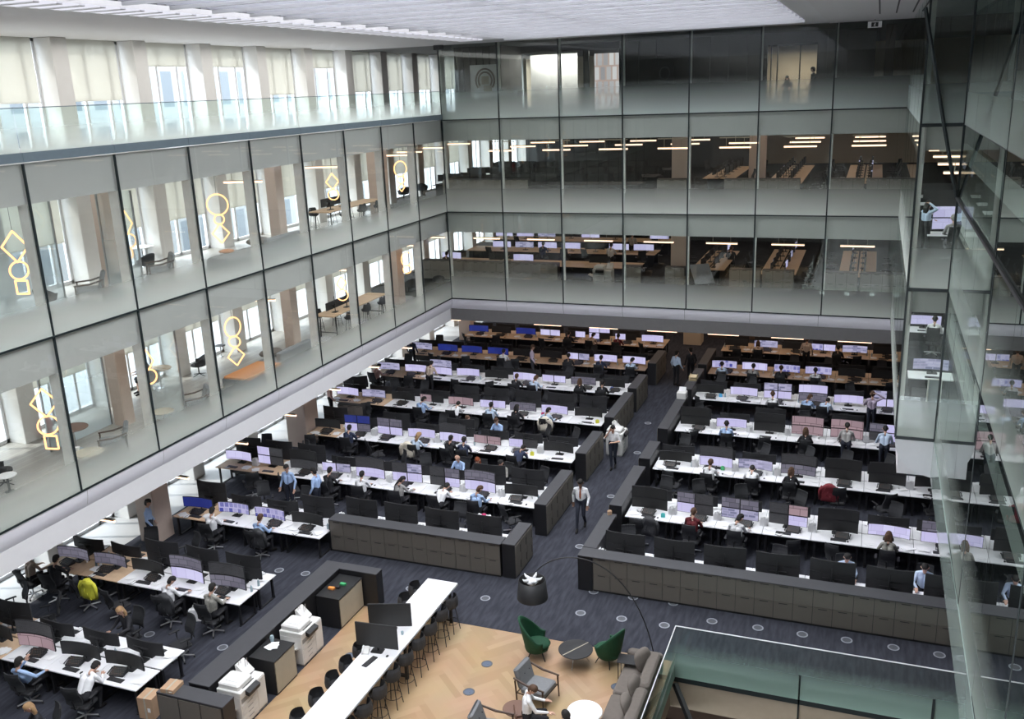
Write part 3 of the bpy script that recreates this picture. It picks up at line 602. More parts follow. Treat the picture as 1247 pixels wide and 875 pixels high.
def pose(name):
    if name in('type','look','phone','woman'):
        J=dict(hip=(0,.02,.57),chest=(0,.05,.93),neck=(0,.09,1.13),head=(0,.13,1.20),elbow_r=(.25,.20,.82),elbow_l=(-.25,.20,.82),wrist_r=(.15,.44,.80),wrist_l=(-.15,.44,.80),
            knee_r=(.13,.44,.54),knee_l=(-.13,.44,.54),ankle_r=(.12,.42,.12),ankle_l=(-.12,.38,.12),toe_r=(.13,.58,.045),toe_l=(-.13,.54,.045),face=(0,.95,-.25),hand_r=(-.05,1,-.12),hand_l=(.05,1,-.12))
        if name=='look': J.update(head=(.04,.13,1.20),face=(.7,.7,-.1),wrist_r=(.28,.45,.80),hand_r=(.1,1,-.1))
        if name=='phone': J.update(wrist_l=(-.12,.14,1.22),elbow_l=(-.27,.22,.98),hand_l=(.1,-.05,1),curl_l=.5,face=(-.2,.95,-.1))
        return J
    if name=='lean': return dict(hip=(0,.10,.57),chest=(0,-.10,.88),neck=(0,-.16,1.07),head=(0,-.13,1.14),elbow_r=(.30,.02,.80),elbow_l=(-.28,.06,.85),wrist_r=(.26,.30,.74),wrist_l=(-.10,.18,1.05),
            knee_r=(.16,.55,.53),knee_l=(-.12,.55,.55),ankle_r=(.18,.70,.12),ankle_l=(-.10,.72,.12),toe_r=(.20,.86,.045),toe_l=(-.10,.88,.045),face=(0,1,.0),hand_l=(.2,.3,.8),curl_l=.6)
    if name=='stoop': return dict(hip=(0,.0,.57),chest=(.02,.22,.86),neck=(.04,.38,.99),head=(.05,.45,1.02),elbow_r=(.28,.38,.76),elbow_l=(-.22,.36,.76),wrist_r=(.18,.56,.80),wrist_l=(-.10,.55,.80),
            knee_r=(.15,.44,.52),knee_l=(-.15,.44,.52),ankle_r=(.14,.36,.12),ankle_l=(-.14,.30,.12),toe_r=(.15,.52,.045),toe_l=(-.15,.46,.045),face=(0,.6,-.8))
    st=dict(hip=(0,0,.96),chest=(0,.0,1.28),neck=(0,.01,1.46),head=(0,.03,1.53),elbow_r=(.27,-.02,1.12),elbow_l=(-.27,-.02,1.12),wrist_r=(.27,.12,.92),wrist_l=(-.27,.10,.90),
            knee_r=(.10,.03,.52),knee_l=(-.10,.03,.52),ankle_r=(.11,0,.11),ankle_l=(-.11,0,.11),toe_r=(.13,.16,.045),toe_l=(-.13,.16,.045),face=(0,1,-.1),hand_r=(0,.35,-1),hand_l=(0,.35,-1))
    if name=='stand': return st
    if name=='standdesk': st.update(chest=(0,.12,1.25),neck=(0,.20,1.42),head=(0,.25,1.48),elbow_r=(.28,.22,1.05),elbow_l=(-.28,.22,1.05),wrist_r=(.20,.45,.98),wrist_l=(-.20,.45,.98),hand_r=(0,1,-.2),hand_l=(0,1,-.2),face=(0,.9,-.4))
    if name=='handhead': st.update(elbow_r=(.40,.02,1.50),wrist_r=(.16,-.04,1.66),hand_r=(-1,.1,.2),elbow_l=(-.30,.12,1.14),wrist_l=(-.10,.30,1.12),hand_l=(1,.3,0))
    if name=='walkman': st.update(hip=(0,0,.95),knee_r=(.09,.20,.56),ankle_r=(.09,.27,.12),toe_r=(.10,.43,.06),knee_l=(-.09,.06,.50),ankle_l=(-.09,-.22,.17),toe_l=(-.10,-.07,.045),elbow_r=(.27,-.12,1.14),wrist_r=(.26,-.08,.90),elbow_l=(-.27,.04,1.13),wrist_l=(-.24,.20,.93),face=(0,1,-.35),hand_r=(0,.1,-1),hand_l=(0,.4,-1))
    if name=='walkwoman': st.update(knee_r=(.07,.10,.53),ankle_r=(.05,.12,.11),toe_r=(.05,.28,.045),knee_l=(-.07,.06,.52),ankle_l=(-.05,-.16,.15),toe_l=(-.05,-.01,.045),elbow_r=(.30,.10,1.22),wrist_r=(.10,.16,1.52),hand_r=(-.4,.1,.9),curl_r=.5,elbow_l=(-.26,.06,1.12),wrist_l=(-.08,.28,1.14),hand_l=(1,.3,.1),curl_l=.6)
    return st
PB={}
def person(ps,loc,rz,shirt,trou,hr,hs,label,skin='skin',short=False,tie=False,skirt=False,group=None,female=False,bulk=1.0):
    key=(ps,short,tie,skirt,female)
    if key not in PB:
        J=pose(ps); near=ps.startswith('walk') or ps in('lean',); PB[key]=(J,)+capsules_mesh(body(J,short,tie,skirt,female),.0085 if not near else .0065,'person_body')
        me,mi=PB[key][1:]
        for q in ('skin','shirt_white','trou_black','shoe','eye','lips','tie'): me.materials.append(M[q])
        me.polygons.foreach_set('material_index',mi.astype(np.int32)); me.update()
    J=PB[key][0]; hk=(ps,hs)
    if hk not in PB:
        hm,_=capsules_mesh(hair(J,hs),.012,'hair'); hm.materials.append(M['hair_black']); PB[hk]=hm
    t=P('person',PB[key][1],[]); t.location=loc; t.rotation_euler=(0,0,rz); t.scale=(S*bulk,S*bulk,S)
    tag(t,label,'person',group); paint(t,1,shirt); paint(t,2,trou)
    if skin!='skin': paint(t,0,skin)
    h=P('hair',PB[hk],[],t); paint(h,0,hr)
    return t
# ================================================================== trading floor
YFR=[-15.0,-10.83,-6.7,-2.5,1.5,5.7]; YFL=[-15.25,-11.1,-6.95,-2.75,1.2,5.5]; YFW=[-27.65,-23.55,-19.35]
def rowname(bl,k): return {'R':'%s right-block row','L':'%s middle-block row','W':'%s window-block row'}[bl]%ORD[k+1]
seatpos={}
occupied=set(); nochair=set()
# hand-read from the photograph: which lit arrays show (front side), else dark: style,displays
w='scr_white'; tx='scr_text'; bl='scr_blue'; mx='scr_mix'; dk='scr_dark'; pk='scr_pink'; gr='scr_grey'; of='scr_off'
FR={('R',0):[('UU',of,of),('Q',w,dk,gr,dk),('Q',tx,tx,gr,gr),('Q',dk,w,dk,pk),('UU',of,of),('U',w),('Q',w,gr,gr,dk)],
 ('R',1):[('U',of),('UU',w,dk),('U',tx),('UU',gr,dk),('UU',of,of),('UU',of,of),('U',of)],
 ('R',2):[('UU',of,of),('U',w),('UU',of,of),('UU',pk,pk),('UU',pk,pk),('Q',dk,w,gr,w),('U',of)],
 ('R',3):[('U',of),('U',w),('Q',w,w,tx,tx),('UU',gr,w),('U',w),('Q',w,w,tx,of),('U',of)],
 ('R',4):[('U',mx),('U',w),('U',mx),('U',mx),('U',of),('U',of),('U',of)],
 ('R',5):[('U',of),('U',tx),('U',of),('D',mx,w),('U',tx),('U',of),('U',of)],
 ('L',0):[('U',of),('UU',w,gr),('Q',dk,w,dk,gr),('Q',w,w,dk,tx),('UU',w,dk),('D',w,tx),('UU',dk,of),('Q',w,dk,w,dk),('U',w)],
 ('L',1):[('U',of),('D',w,dk),('D',pk,pk),('UU',w,dk),('U',w),('Q',w,w,gr,gr),('Q',w,gr,bl,bl),('U',of),('UU',of,of)],
 ('L',2):[('U',of),('U',w),('U',gr),('D',w,w),('U',pk),('D',pk,of),('U',of),('U',tx),('U',w)],
 ('L',3):[('U',of),('U',gr),('D',w,w),('U',w),('U',of),('U',w),('UU',w,tx),('U',w),('U',tx)],
 ('L',4):[('U',w),('U',w),('D',w,tx),('U',of),('U',of),('U',bl),('U',bl),('U',bl),('U',tx)],
 ('L',5):[('U',w),('D',w,of),('Q',w,of,w,w),('D',of,w),('D',w,w),('U',bl),('U',of),('U',bl),('U',of)],
 ('W',2):[('U',of),('U',mx),('U',mx),('U',bl),('U',bl)],
 ('W',1):[('UU',gr,dk),('UU',w,gr),('U',of),('U',gr),('U',gr)],
 ('W',0):[('U',of),('U',of),('UU',pk,dk),('U',of),('U',of)]}
def bench(B,k,yF,bays,fr,both=True,front=True):
    rn=rowname(B,k); G={'R':'right block','L':'middle block','W':'window block'}[B]
    frm={'R':'from aisle','L':'from aisle','W':'from counter'}[B]
    for i,x in enumerate(bays):
        bo=ORD[i+1]+' bay '+frm
        far=yF>-1
        for side in ((0,1) if both and front else ((0,) if front else (1,))):
            if any(abs(x-cx)<1.16 and abs(yF+DD-cy)<1.35 for cx,cy in ((-2.57,-10.4),(-2.57,-19.6),(-2.57,-28.8),(-2.57,7.5))): continue
            sd='near side' if side==0 else 'far side'
            y=yF if side==0 else yF+2*DD+.05; rz=0 if side==0 else PI
            warm=(x<-.5) or yF>1  # window end brown; far rows have warm lamplight put into the top colour
            kind('desk_oak_warm' if warm else 'desk',lambda:mk_desk('desk_oak_warm' if warm else 'desk_white')).place((x,y,0),rz,'%s desk, %s, %s, %s'%('warm-toned' if warm else 'white-topped',bo,sd,rn),'bench desks in the '+G)
            if side==0: st=fr[i]; style=st[0]; disp=list(st[1:])
            else:
                style=R.choice(['U','UU','UU','U']) if yF<-3 else 'U'
                if B=='R' and k in (0,1) : style='U'
                disp=[R.choice([tx,w,gr,of]) for _ in range(4)]
            ya=y+(.60 if side==0 else -.60)
            desc={'U':'single curved wide monitor','UU':'pair of stacked wide monitors','Q':'four-screen monitor cluster','D':'two side-by-side monitors'}[style]
            array(style,(x+R.uniform(-.05,.05),ya,0),rz+R.uniform(-.06,.06),'%s, %s, %s, %s'%(desc,bo,sd,rn),'monitors of the '+G,disp)
            seatpos[(B,k,i,side)]=(x,y-(.42 if side==0 else -.42))
            # desk clutter
            if side==0 and yF<8 or side==1 and (yF<-9 or not front):
                loc=lambda dx,dy:(x+(dx if side==0 else -dx),y+(dy if side==0 else -dy),.746)
                ph='%s, %s, %s'%(bo,sd,rn)
                if yF<-2 or R.random()<.5: kind('kb',mk_keyboard).place(loc(R.uniform(-.12,.1),.2),rz+R.uniform(-.1,.1),'black keyboard on the '+ph,'keyboards of the '+G)
                if R.random()<.75: kind('tur',mk_turret).place(loc(R.uniform(-.2,.25),.43),rz+R.uniform(-.15,.15),'black dealing telephone on the '+ph,'dealing telephones of the '+G)
                for w2 in ((-.52,-.45),(.46,.58)):
                  if R.random()<.62: kind('pap%d'%R.randint(0,2),lambda:mk_papers(R.randint(0,9))).place(loc(R.uniform(*w2),R.uniform(.18,.5)),R.uniform(0,3),'loose white papers, %s half, '%('left' if w2[0]<0 else 'right')+ph,'papers on the desks of the '+G)
                if R.random()<.5: kind('note',mk_note).place(loc(R.uniform(-.3,-.15),R.uniform(.62,.72) if False else .12),R.uniform(-.6,.6)+rz,'open notebook with a pen on the '+ph,'notebooks of the '+G)
                if R.random()<.42: kind('cup',mk_cup).place(loc(R.choice([-.42,.38,.45]),R.uniform(.45,.7)),0,'white paper cup on the '+ph,'cups of the '+G)
                if R.random()<.22: kind('bot',mk_bottle).place(loc(R.choice([-.62,.62]),R.uniform(.5,.75)),0,'clear water bottle on the '+ph,'bottles of the '+G)
                if R.random()<.5: kind('mou',mk_mouse).place(loc(.34,.16),rz,'black mouse on the '+ph,'mice of the '+G)
            if ((B=='R' and k<3) or (B=='L' and k<2)) and side==0 and R.random()<.75 or (not front and i%2==0):
                kind('fil',mk_files).place((x+BW/2 if side==0 else x-.72,y+(.62 if side==0 else -.62),.746),rz,'white file holder stuffed with papers between monitors, %s, %s of the %s'%(bo,sd,rn) if False else 'white file holder by the %s, %s, %s'%(bo,sd,rn),'file holders of the '+G)
bR=[12.83+BW*(.5+i) for i in range(7)]
bL=[9.80-BW*(.5+i) for i in range(9)]
bW=[3.85-BW*(.5+i) for i in range(5)]
for k,y in enumerate(YFR): bench('R',k,y,bR,FR[('R',k)])
for k,y in enumerate(YFL): bench('L',k,y,bL,FR[('L',k)])
for k,y in enumerate(YFW): bench('W',k,y,bW,FR[('W',k)])
# half benches right behind the low cabinets
def half(B,bays,y0):
    G='right' if B=='R' else 'middle'
    for i,x in enumerate(bays):
        bo=ORD[i+1]+' bay from the aisle'
        kind('desk',mk_desk).place((x,y0+DD,0),PI,'white-topped desk behind %s-block low cabinets, %s'%(G,bo),'desks behind the low cabinets')
        array('UU',(x,y0+.28,0),PI+R.uniform(-.05,.05),'black-backed stacked monitors behind %s-block low cabinets, %s'%(G,bo),'monitors behind the low cabinets',[w,tx])
        seatpos[(B,-1,i,1)]=(x,y0+DD+.42)
        if i<6: kind('fil',mk_files).place((x-BW/2,y0+.18,.746),PI,'white file holder behind %s-block low cabinets, beside %s'%(G,bo),'file holders behind the low cabinets')
        kind('kb',mk_keyboard).place((x,y0+.66,.746),PI,'black keyboard behind %s-block low cabinets, %s'%(G,bo),'keyboards behind the low cabinets')
half('R',bR,-18.15); half('L',[9.75-BW*(.5+i) for i in range(4)],-18.2)
# ------------------------------------------------------------------ people, read from the photograph: block,row,pixel x,pixel y,pose ...
def seat(B,k,side,px,py,h=1.0):
    ks=[q for q in seatpos if q[0]==B and q[1]==k and q[3]==side]
    ys=seatpos[ks[0]][1]
    # intersect the sight line with the seat line (a world line parallel to x)
    d=fw+rt*(px-623.5)/FPX-up*(py-437.5)/FPX; t=(ys-CAM[1])/d[1]; x=float(CAM[0]+d[0]*t)
    kk=min(ks,key=lambda q:abs(seatpos[q][0]-x)); occupied.add(kk)
    return x,ys,kk
chK=lambda:kind('chair',mk_chair)
NP=[0]
def sit(B,k,side,px,py,ps,shirt,hr,hs,lab,trou='trou_black',chair=True,coat=None,**kw):
    x,y,kk=seat(B,k,side,px,py); rz=(0 if side==0 else PI)+R.uniform(-.2,.2)
    ps2=ps; dz=0
    person(ps2,(x,y-.03 if side==0 else y+.03,dz),rz,shirt,trou,hr,hs,lab,**kw)
    if chair:
        lab2=lab.replace('person ','the person ',1)
        chK().place((x,y-.03 if side==0 else y+.03,0),rz,(' '.join(('black office chair under '+lab2).split()[:16])).rstrip(','),'occupied office chairs')
def stand(px,py,z,ps,rz,shirt,hr,hs,lab,trou='trou_black',dy=None,**kw):
    x,y=at(px,py,z); person(ps,(x,y,z),rz,shirt,trou,hr,hs,lab,**kw)
SB,SW,SG,SL,SN,SK='shirt_black','shirt_white','shirt_grey','shirt_sky','shirt_navy','shirt_pale'
HB,HR_,HG,HY='hair_black','hair_brown','hair_grey','hair_blonde'
# right block
sit('R',0,0,843,625,'type','shirt_maroon',HR_,'short','person in a dark maroon jumper, seen from behind, first row of right block')
sit('R',0,0,897,632,'look',SW,HB,'short','person in a white shirt reaching over papers, first row of right block')
sit('R',0,0,1082,655,'type','camo',HR_,'long','person in a mottled grey top with long hair, first row of right block',female=True)
sit('R',-1,1,1030,685,'type',SK,HB,'short','person in a pale blue shirt facing the camera behind the right low cabinets')
sit('R',-1,1,1126,698,'type',SK,HB,'short','person in a light top partly behind the glass edge, far right of the low cabinets')
sit('R',1,0,864,560,'type',SW,HR_,'short','person in a white shirt, brown hair, second row of right block')
sit('R',1,0,915,572,'stoop',SW,HB,'short','person in a white shirt bent low over the desk, second row of right block')
sit('R',1,0,963,578,'type',SB,HR_,'long','person in a black top with long brown hair, second row of right block',female=True)
sit('R',2,0,885,515,'type',SL,HB,'short','person in a blue shirt, third row of right block')
sit('R',2,0,981,530,'type',SB,HR_,'long','person in a black top wearing long brown hair, third row of right block',female=True)
sit('R',3,0,941,486,'type',SW,HR_,'short','person in a white shirt, fourth row of right block')
sit('R',3,0,983,489,'look',SL,HR_,'short','person in a mid-blue shirt, fourth row of right block')
sit('R',3,0,1003,492,'stoop',SK,HB,'short','person in a pale blue shirt leaning beside a mid-blue one, fourth row of right block')
sit('R',4,0,879,449,'type',SK,HB,'short','person in a pale top, second from the aisle, fifth row of right block')
sit('R',4,0,917,450,'type',SG,HB,'short','person in a grey top, fifth row of right block')
sit('R',4,0,951,452,'type',SB,HR_,'short','person in a black top, fifth row of right block')
sit('R',4,0,993,456,'type',SW,HB,'short','person in a white top, fifth row of right block')
sit('R',5,0,923,427,'type','shirt_beige',HR_,'long','person in a beige top, sixth row of right block')
sit('R',5,0,1020,430,'type',SB,HB,'short','person in a black top, sixth row of right block')
def standrow(B,k,side,px,py,ps,shirt,hr,hs,lab,trou='trou_black',rz=None,**kw):
    x,y,kk=seat(B,k,side,px,py,1.3); occupied.discard(kk); nochair.add(kk)
    person(ps,(x,y,0),(0 if side==0 else PI) if rz is None else rz,shirt,trou,hr,hs,lab,**kw)
standrow('R',2,0,1031,530,'standdesk','shirt_grey',HB,'short','person in a grey shirt standing at the desk, third row of right block','trou_navy')
standrow('R',2,0,1078,530,'standdesk','shirt_pale',HB,'short','person in a pale blue shirt standing beside the glass edge, third row of right block','trou_navy')
standrow('R',3,0,1062,492,'handhead','shirt_lav',HR_,'short','person in a lilac shirt standing with a hand on the head, fourth row','trou_navy')
standrow('R',5,0,982,428,'stand','shirt_beige',HR_,'short','person in a cream top standing, sixth row of right block')
# middle block
sit('L',0,0,400,588,'type',SB,HB,'short','person in a dark suit, first row of middle block')
sit('L',0,0,440,590,'type',SW,HB,'short','person in a white shirt, first row of middle block')
sit('L',0,0,486,596,'look',SG,HB,'tail','person in a grey top with a black ponytail, first row of middle block',female=True)
sit('L',0,0,533,600,'stoop',SW,HB,'short','person in a white shirt stooped between boxes, first row of middle block')
sit('L',0,0,580,602,'look',SL,HR_,'short','person in a bright blue shirt, first row of middle block')
sit('L',0,1,560,566,'type',SL,HG,'bald','bald person in a blue shirt facing the camera, first row of middle block')
sit('L',0,1,583,566,'type',SB,'hair_red','long','red-haired person in black facing the camera, first row of middle block',female=True)
sit('L',0,1,613,572,'type','camo',HB,'long','person in a patterned black and white top, first row of middle block',female=True)
sit('L',1,0,425,536,'type',SN,HB,'short','person in navy, far from the aisle, second row of middle block')
sit('L',1,0,506,538,'look','shirt_pale',HY,'long','person in a pale top with long fair hair, second row of middle block',female=True)
sit('L',1,0,547,540,'type',SB,HB,'short','person in a black jacket, second row of middle block')
sit('L',1,0,564,538,'type',SN,HB,'short','person in a navy shirt, second row of middle block')
sit('L',1,0,628,548,'stoop',SN,HB,'short','person in dark navy leaning forward, second row of middle block')
sit('L',1,1,572,516,'type',SW,HR_,'short','person in a white shirt facing the camera with a dark book, second row')
sit('L',1,1,607,521,'type',SL,HR_,'short','person in a blue shirt facing the camera behind the second row')
sit('L',2,0,513,497,'look',SL,HB,'short','person in a blue shirt, third row of middle block')
sit('L',2,0,552,500,'stoop',SW,HB,'short','person in a white shirt, third row of middle block')
sit('L',2,0,597,500,'type',SK,HB,'short','person in a pale blue shirt, third row of middle block')
sit('L',2,0,628,505,'type',SB,HB,'long','person in black with long hair, third row of middle block',female=True)
sit('L',2,0,665,508,'look',SK,HB,'short','person in a light blue shirt, aisle end of the third row of middle block')
sit('L',3,0,458,455,'look','shirt_pink',HB,'short','person in a salmon-pink shirt, fourth row of middle block')
sit('L',3,0,628,470,'type',SB,HR_,'short','person in a brown-black top, fourth row of middle block')
sit('L',3,0,650,470,'look',SK,HR_,'short','person in a blue floral shirt, fourth row of middle block')
sit('L',3,0,706,478,'type',SB,HR_,'long','person in black with long brown hair, fourth row of middle block',female=True)
sit('L',3,0,733,478,'type',SB,HB,'short','person in black near the aisle, fourth row of middle block')
sit('L',4,0,613,443,'type',SW,HB,'short','person in a white shirt, fifth row of middle block')
sit('L',4,0,692,444,'type',SB,HB,'short','person in black, fifth row of middle block')
sit('L',4,0,731,446,'type',SN,HB,'short','person in dark navy, fifth row of middle block')
sit('L',4,0,768,448,'look',SK,HB,'short','person in a pale shirt at the aisle end, fifth row of middle block')
sit('L',5,0,692,413,'type',SB,HB,'short','person in black, sixth row of middle block')
sit('L',5,0,720,413,'look','shirt_beige',HB,'short','person in a beige top, sixth row of middle block')
sit('L',5,0,752,416,'type','shirt_maroon',HB,'short','person in dark red, sixth row of middle block')
standrow('L',4,0,648,440,'look' if False else 'stand','shirt_lav',HR_,'short','person in a lilac shirt standing, fifth row of middle block','trou_grey',rz=-1.2)
standrow('L',3,0,523,460,'standdesk','shirt_beige',HB,'short','person in a beige shirt standing, fourth row of middle block')
standrow('L',4,0,502,432,'stand',SN,HB,'short','person in navy standing near the windows, fifth row of middle block')
standrow('L',2,0,402,485,'stand','shirt_pink',HR_,'short','person in a salmon shirt standing by the pink column','trou_black',rz=-.8)
# window block
sit('W',2,0,256,628,'type',SW,HB,'short','person in a white shirt with a dark jacket behind, third row of window block')
sit('W',2,0,313,632,'type',SL,HR_,'short','person in a light blue shirt, third row of window block')
sit('W',1,0,36,693,'look','shirt_beige',HB,'short','person in a beige shirt by the window, second row of window block')
sit('W',1,0,68,703,'type',SB,HB,'short','person in black beside the beige shirt, second row of window block')
sit('W',1,0,203,715,'look',SW,HB,'short','person in a white shirt, second row of window block')
sit('W',1,0,257,738,'type','camo',HB,'short','person in a mottled grey top, second row of window block')
sit('W',1,1,-99,700,'type',SB,HB,'short','person in black hidden at the window end') if False else None
sit('W',0,0,32,822,'lean',SL,HB,'short','person in a light blue shirt leaning back, first row of window block')
sit('W',0,0,97,825,'stoop',SW,HB,'short','person in a white shirt slumped over papers, first row of window block')
sit('W',0,1,157,768,'type',SB,HY,'long','person in black with long fair hair facing the camera, first row of window block',female=True)
x,y=at(48,868,1.1); person('type',(x,y,0),2.6,SB,'trou_black',HY,'long','person in a dark coat with fair hair, bottom left corner of the photo',female=True)
chK().place((x,y,0),2.6,'black office chair under the fair-haired person in the bottom left corner','occupied office chairs')
x,y=at(187,668,0); person('stand',(x,y,0),-1.0,SL,'trou_navy',HB,'short','person in a light blue shirt standing between the window block rows')
x,y=at(168,655,0); person('handhead',(x-.3,y+.9,0),-.4,'shirt_maroon','trou_black',HR_,'long','person in dark red-brown standing at the window side with long hair',female=True)
x,y=at(330,640,0); person('stand',(x,y+1.3,0),PI,SL,'trou_navy',HB,'short','person in a blue shirt standing face-on behind the third row of window block')
x,y=at(372,640,0); person('stand',(x,y+.9,0),1.6,SL,'trou_navy',HB,'short','person in a blue shirt half hidden by black monitors beside the middle block')
# aisle
x,y=at(708,643,0); person('walkman',(x,y,0),PI+.12,SW,'trou_navy',HB,'short','person in a white shirt and rust tie walking down the aisle','skin_dark',tie=True)
x,y=at(747,570,0); person('walkwoman',(x,y,0),PI+.05,SW,'trou_navy',HB,'tail','person in a short-sleeved white top walking up to the camera, hand at the mouth',short=True,female=True)
x,y=at(823,470,0); person('stand',(x,y,0),-.5,SK,'trou_black',HB,'short','person in a pale shirt standing at the far end of the aisle')
x,y=at(841,466,0); person('stand',(x,y,0),.6,SB,'trou_black',HB,'short','person in black standing beside the pale shirt at the far end of the aisle')
# empty chairs
for q,(x,y) in seatpos.items():
    B,k,i,side=q
    if q in occupied or q in nochair: continue
    if side==1 and y>-2 and R.random()<.5: continue
    if R.random()<.25: continue
    if any(abs(x-cx)<1.0 and abs(y-cy)<1.0 for cx,cy in ((-2.57,-10.4),(-2.57,-19.6),(-2.57,-28.8),(-2.57,7.5),(-1.3,-8.5))): continue
    if any(abs(x-a.location[0])<.62 and abs(y-a.location[1])<.55 for a in [o for o in COL.objects if o.name.startswith('person') and o.parent is None]): continue
    frm='from counter' if B=='W' else 'from aisle'
    rn=rowname(B,k) if k>=0 else '%s cabinet-side row'%('right' if B=='R' else 'middle')
    chK().place((x+R.uniform(-.15,.15),y+(-1 if side==0 else 1)*R.uniform(0,.22),0),(0 if side==0 else PI)+R.uniform(-.9,.9),'empty black office chair, %s bay %s, %s, %s'%(ORD[i+1],frm,'near side' if side==0 else 'far side',rn),'empty office chairs')
# garments hung on chair backs
for px,py,B,k,m_,lab in [(1010,592,'R',1,'maroon','red jacket hung over a chair back, second row of right block'),(108,718,'W',1,'yellow','yellow quilted jacket hung over a chair back, second row of window block'),
    (496,545,'L',1,'creamcloth','cream coat hung over a chair back, second row of middle block'),(664,516,'L',2,'creamcloth','pale grey cardigan over a chair back, third row of middle block'),(790,620,'R',0,'charcoal','charcoal coat over a chair back, first row of right block'),
    (200,730,'W',1,'charcoal','dark coat over the chair behind the white shirt, second row of window block'),(313,645,'W',2,'charcoal','dark coat over the chair of the light blue shirt, third row of window block')]:
    ys=seatpos[[q for q in seatpos if q[0]==B and q[1]==k and q[3]==0][0]][1]
    d=fw+rt*(px-623.5)/FPX-up*(py-437.5)/FPX; t=(ys-.35-CAM[1])/d[1]; x=float(CAM[0]+d[0]*t)
    o=mk_coat(m_); o.location=(x,ys-.03,0); tag(o,lab,'jacket')
t=T('visitor_chair','white chair with a crimson scarf on its back behind the low cabinets','chair',at(588,668,0)+(0,),PI)
P('seat',MB().cb(-.24,.24,-.22,.24,.44,.50,.04),'white',t); P('backrest',MB().cb(-.24,.24,-.27,-.22,.5,1.12,.05),'white',t); P('pedestal',MB().lathe([(.22,0),(.22,.02),(.03,.05),(.03,.44)]),'chrome',t)
tag(P('scarf',MB().cb(-.07,.07,-.30,-.19,.66,1.145,.02).cb(.0,.1,-.31,-.275,.58,.9,.02),'pinkcloth',None,(t.location[0],t.location[1],0)),'crimson scarf tied on the white chair','scarf').rotation_euler=(0,0,PI)
# ------------------------------------------------------------------ low cabinets
def cabinet(label,group,x,y,rz,n,w=.517,h=1.12,d=.46,rows=2,front='cab_front',z=0):
    """front towards -y, left end at x"""
    key=('cab',n,round(w,3),round(h,2),round(d,2),rows,front)
    def mk():
        t=T('cabinet','','cabinet'); W_=n*w; P('carcass',MB().box(0,W_,.02,d,.0,h),'cab_black',t)
        hh=(h-.08)/rows
        for r_ in range(rows):
            for c in range(n):
                z0=.06+r_*hh; dr=P('door',MB().box(c*w+.006,(c+1)*w-.006,-.0,.02,z0+.004,z0+hh-.004),front,t)
                P('handle',MB().box(c*w+w*.28,c*w+w*.72,-.008,.0,z0+hh-.05,z0+hh-.032),'slot',dr)
        return t
    return kind(key,mk).place((x,y,z),rz,label,group)
for i in range(7): cabinet('low grey-brown cabinet in front of the right block, %s from the aisle'%ORD[i+1],'low cabinets facing the lounge',12.80+i*1.551,-18.68,0,3)
for i in range(4): cabinet('low grey-brown cabinet in front of the middle block, %s from the aisle'%ORD[i+1],'low cabinets facing the lounge',9.86-(i+1)*1.5,-18.72,0,3,w=.5)
tag(P('cabinet_worktop',MB().cb(12.34,23.7,-18.72,-18.19,1.12,1.15,.008),'cab_top'),'long dark worktop over the low cabinets of the right block','worktop')
tag(P('cabinet_worktop',MB().cb(3.84,9.9,-18.76,-18.24,1.12,1.15,.008),'cab_top'),'long dark worktop over the low cabinets of the middle block','worktop')
tag(P('cabinet_end_panel',MB().box(12.34,12.79,-18.70,-18.2,0,1.12),'cab_black'),'black end block of the right low cabinets at the aisle','panel')
tag(P('cabinet_end_panel',MB().box(3.82,3.85,-18.72,-18.26,0,1.12),'cab_black'),'black end panel of the middle low cabinets on the window side','panel')
# aisle cabinets: left side of the aisle (doors to +x), right side (doors to -x)
def aisle(x0,x1,y0,y1,side,lab,topi=''):
    t=T('aisle_cabinet',lab,'cabinet',(x0,y0,0),0,'cabinets along the aisle'); W_=x1-x0; Ln=y1-y0
    P('carcass',MB().box(.0,W_,.0,Ln,0,1.12),'cab_black',t); P('worktop',MB().cb(-.005,W_+.005,-.005,Ln+.005,1.12,1.15,.008),'cab_top',t)
    n=max(2,round(Ln/.55)); 
    for c in range(n):
        a,b=Ln*c/n+.006,Ln*(c+1)/n-.006
        xx=(W_,W_+.02) if side>0 else (-.02,0)
        for r_ in range(2):
            dr=P('door',MB().box(xx[0],xx[1],a,b,.06+r_*.52,.57+r_*.52),'cab_front',t); hx=(W_+.02,W_+.028) if side>0 else (-.028,-.02)
            P('handle',MB().box(hx[0],hx[1],b-.09,b-.07,.2+r_*.52,.45+r_*.52),'slot',dr)
for a,b,n in [(-18.68,-17.15,'first'),(-15.72,-12.72,'second'),(-11.05,-8.62,'third'),(-6.9,-3.5,'fourth'),(-2.9,-.7,'fifth'),(1.2,3.6,'sixth')]: aisle(9.92,10.34,a,b,1,'%s low cabinet along the left side of the aisle, counted from the lounge'%n)
for a,b,n in [(-18.15,-15.75,'first'),(-15.0,-11.7,'second') if False else (-15.1,-11.65,'second'),(-10.9,-9.1,'third'),(-7.65,-3.3,'fourth'),(-2.4,.9,'fifth'),(1.6,4.6,'sixth')]: aisle(12.34,12.76,a,b,-1,'%s low cabinet along the right side of the aisle, counted from the lounge'%n)
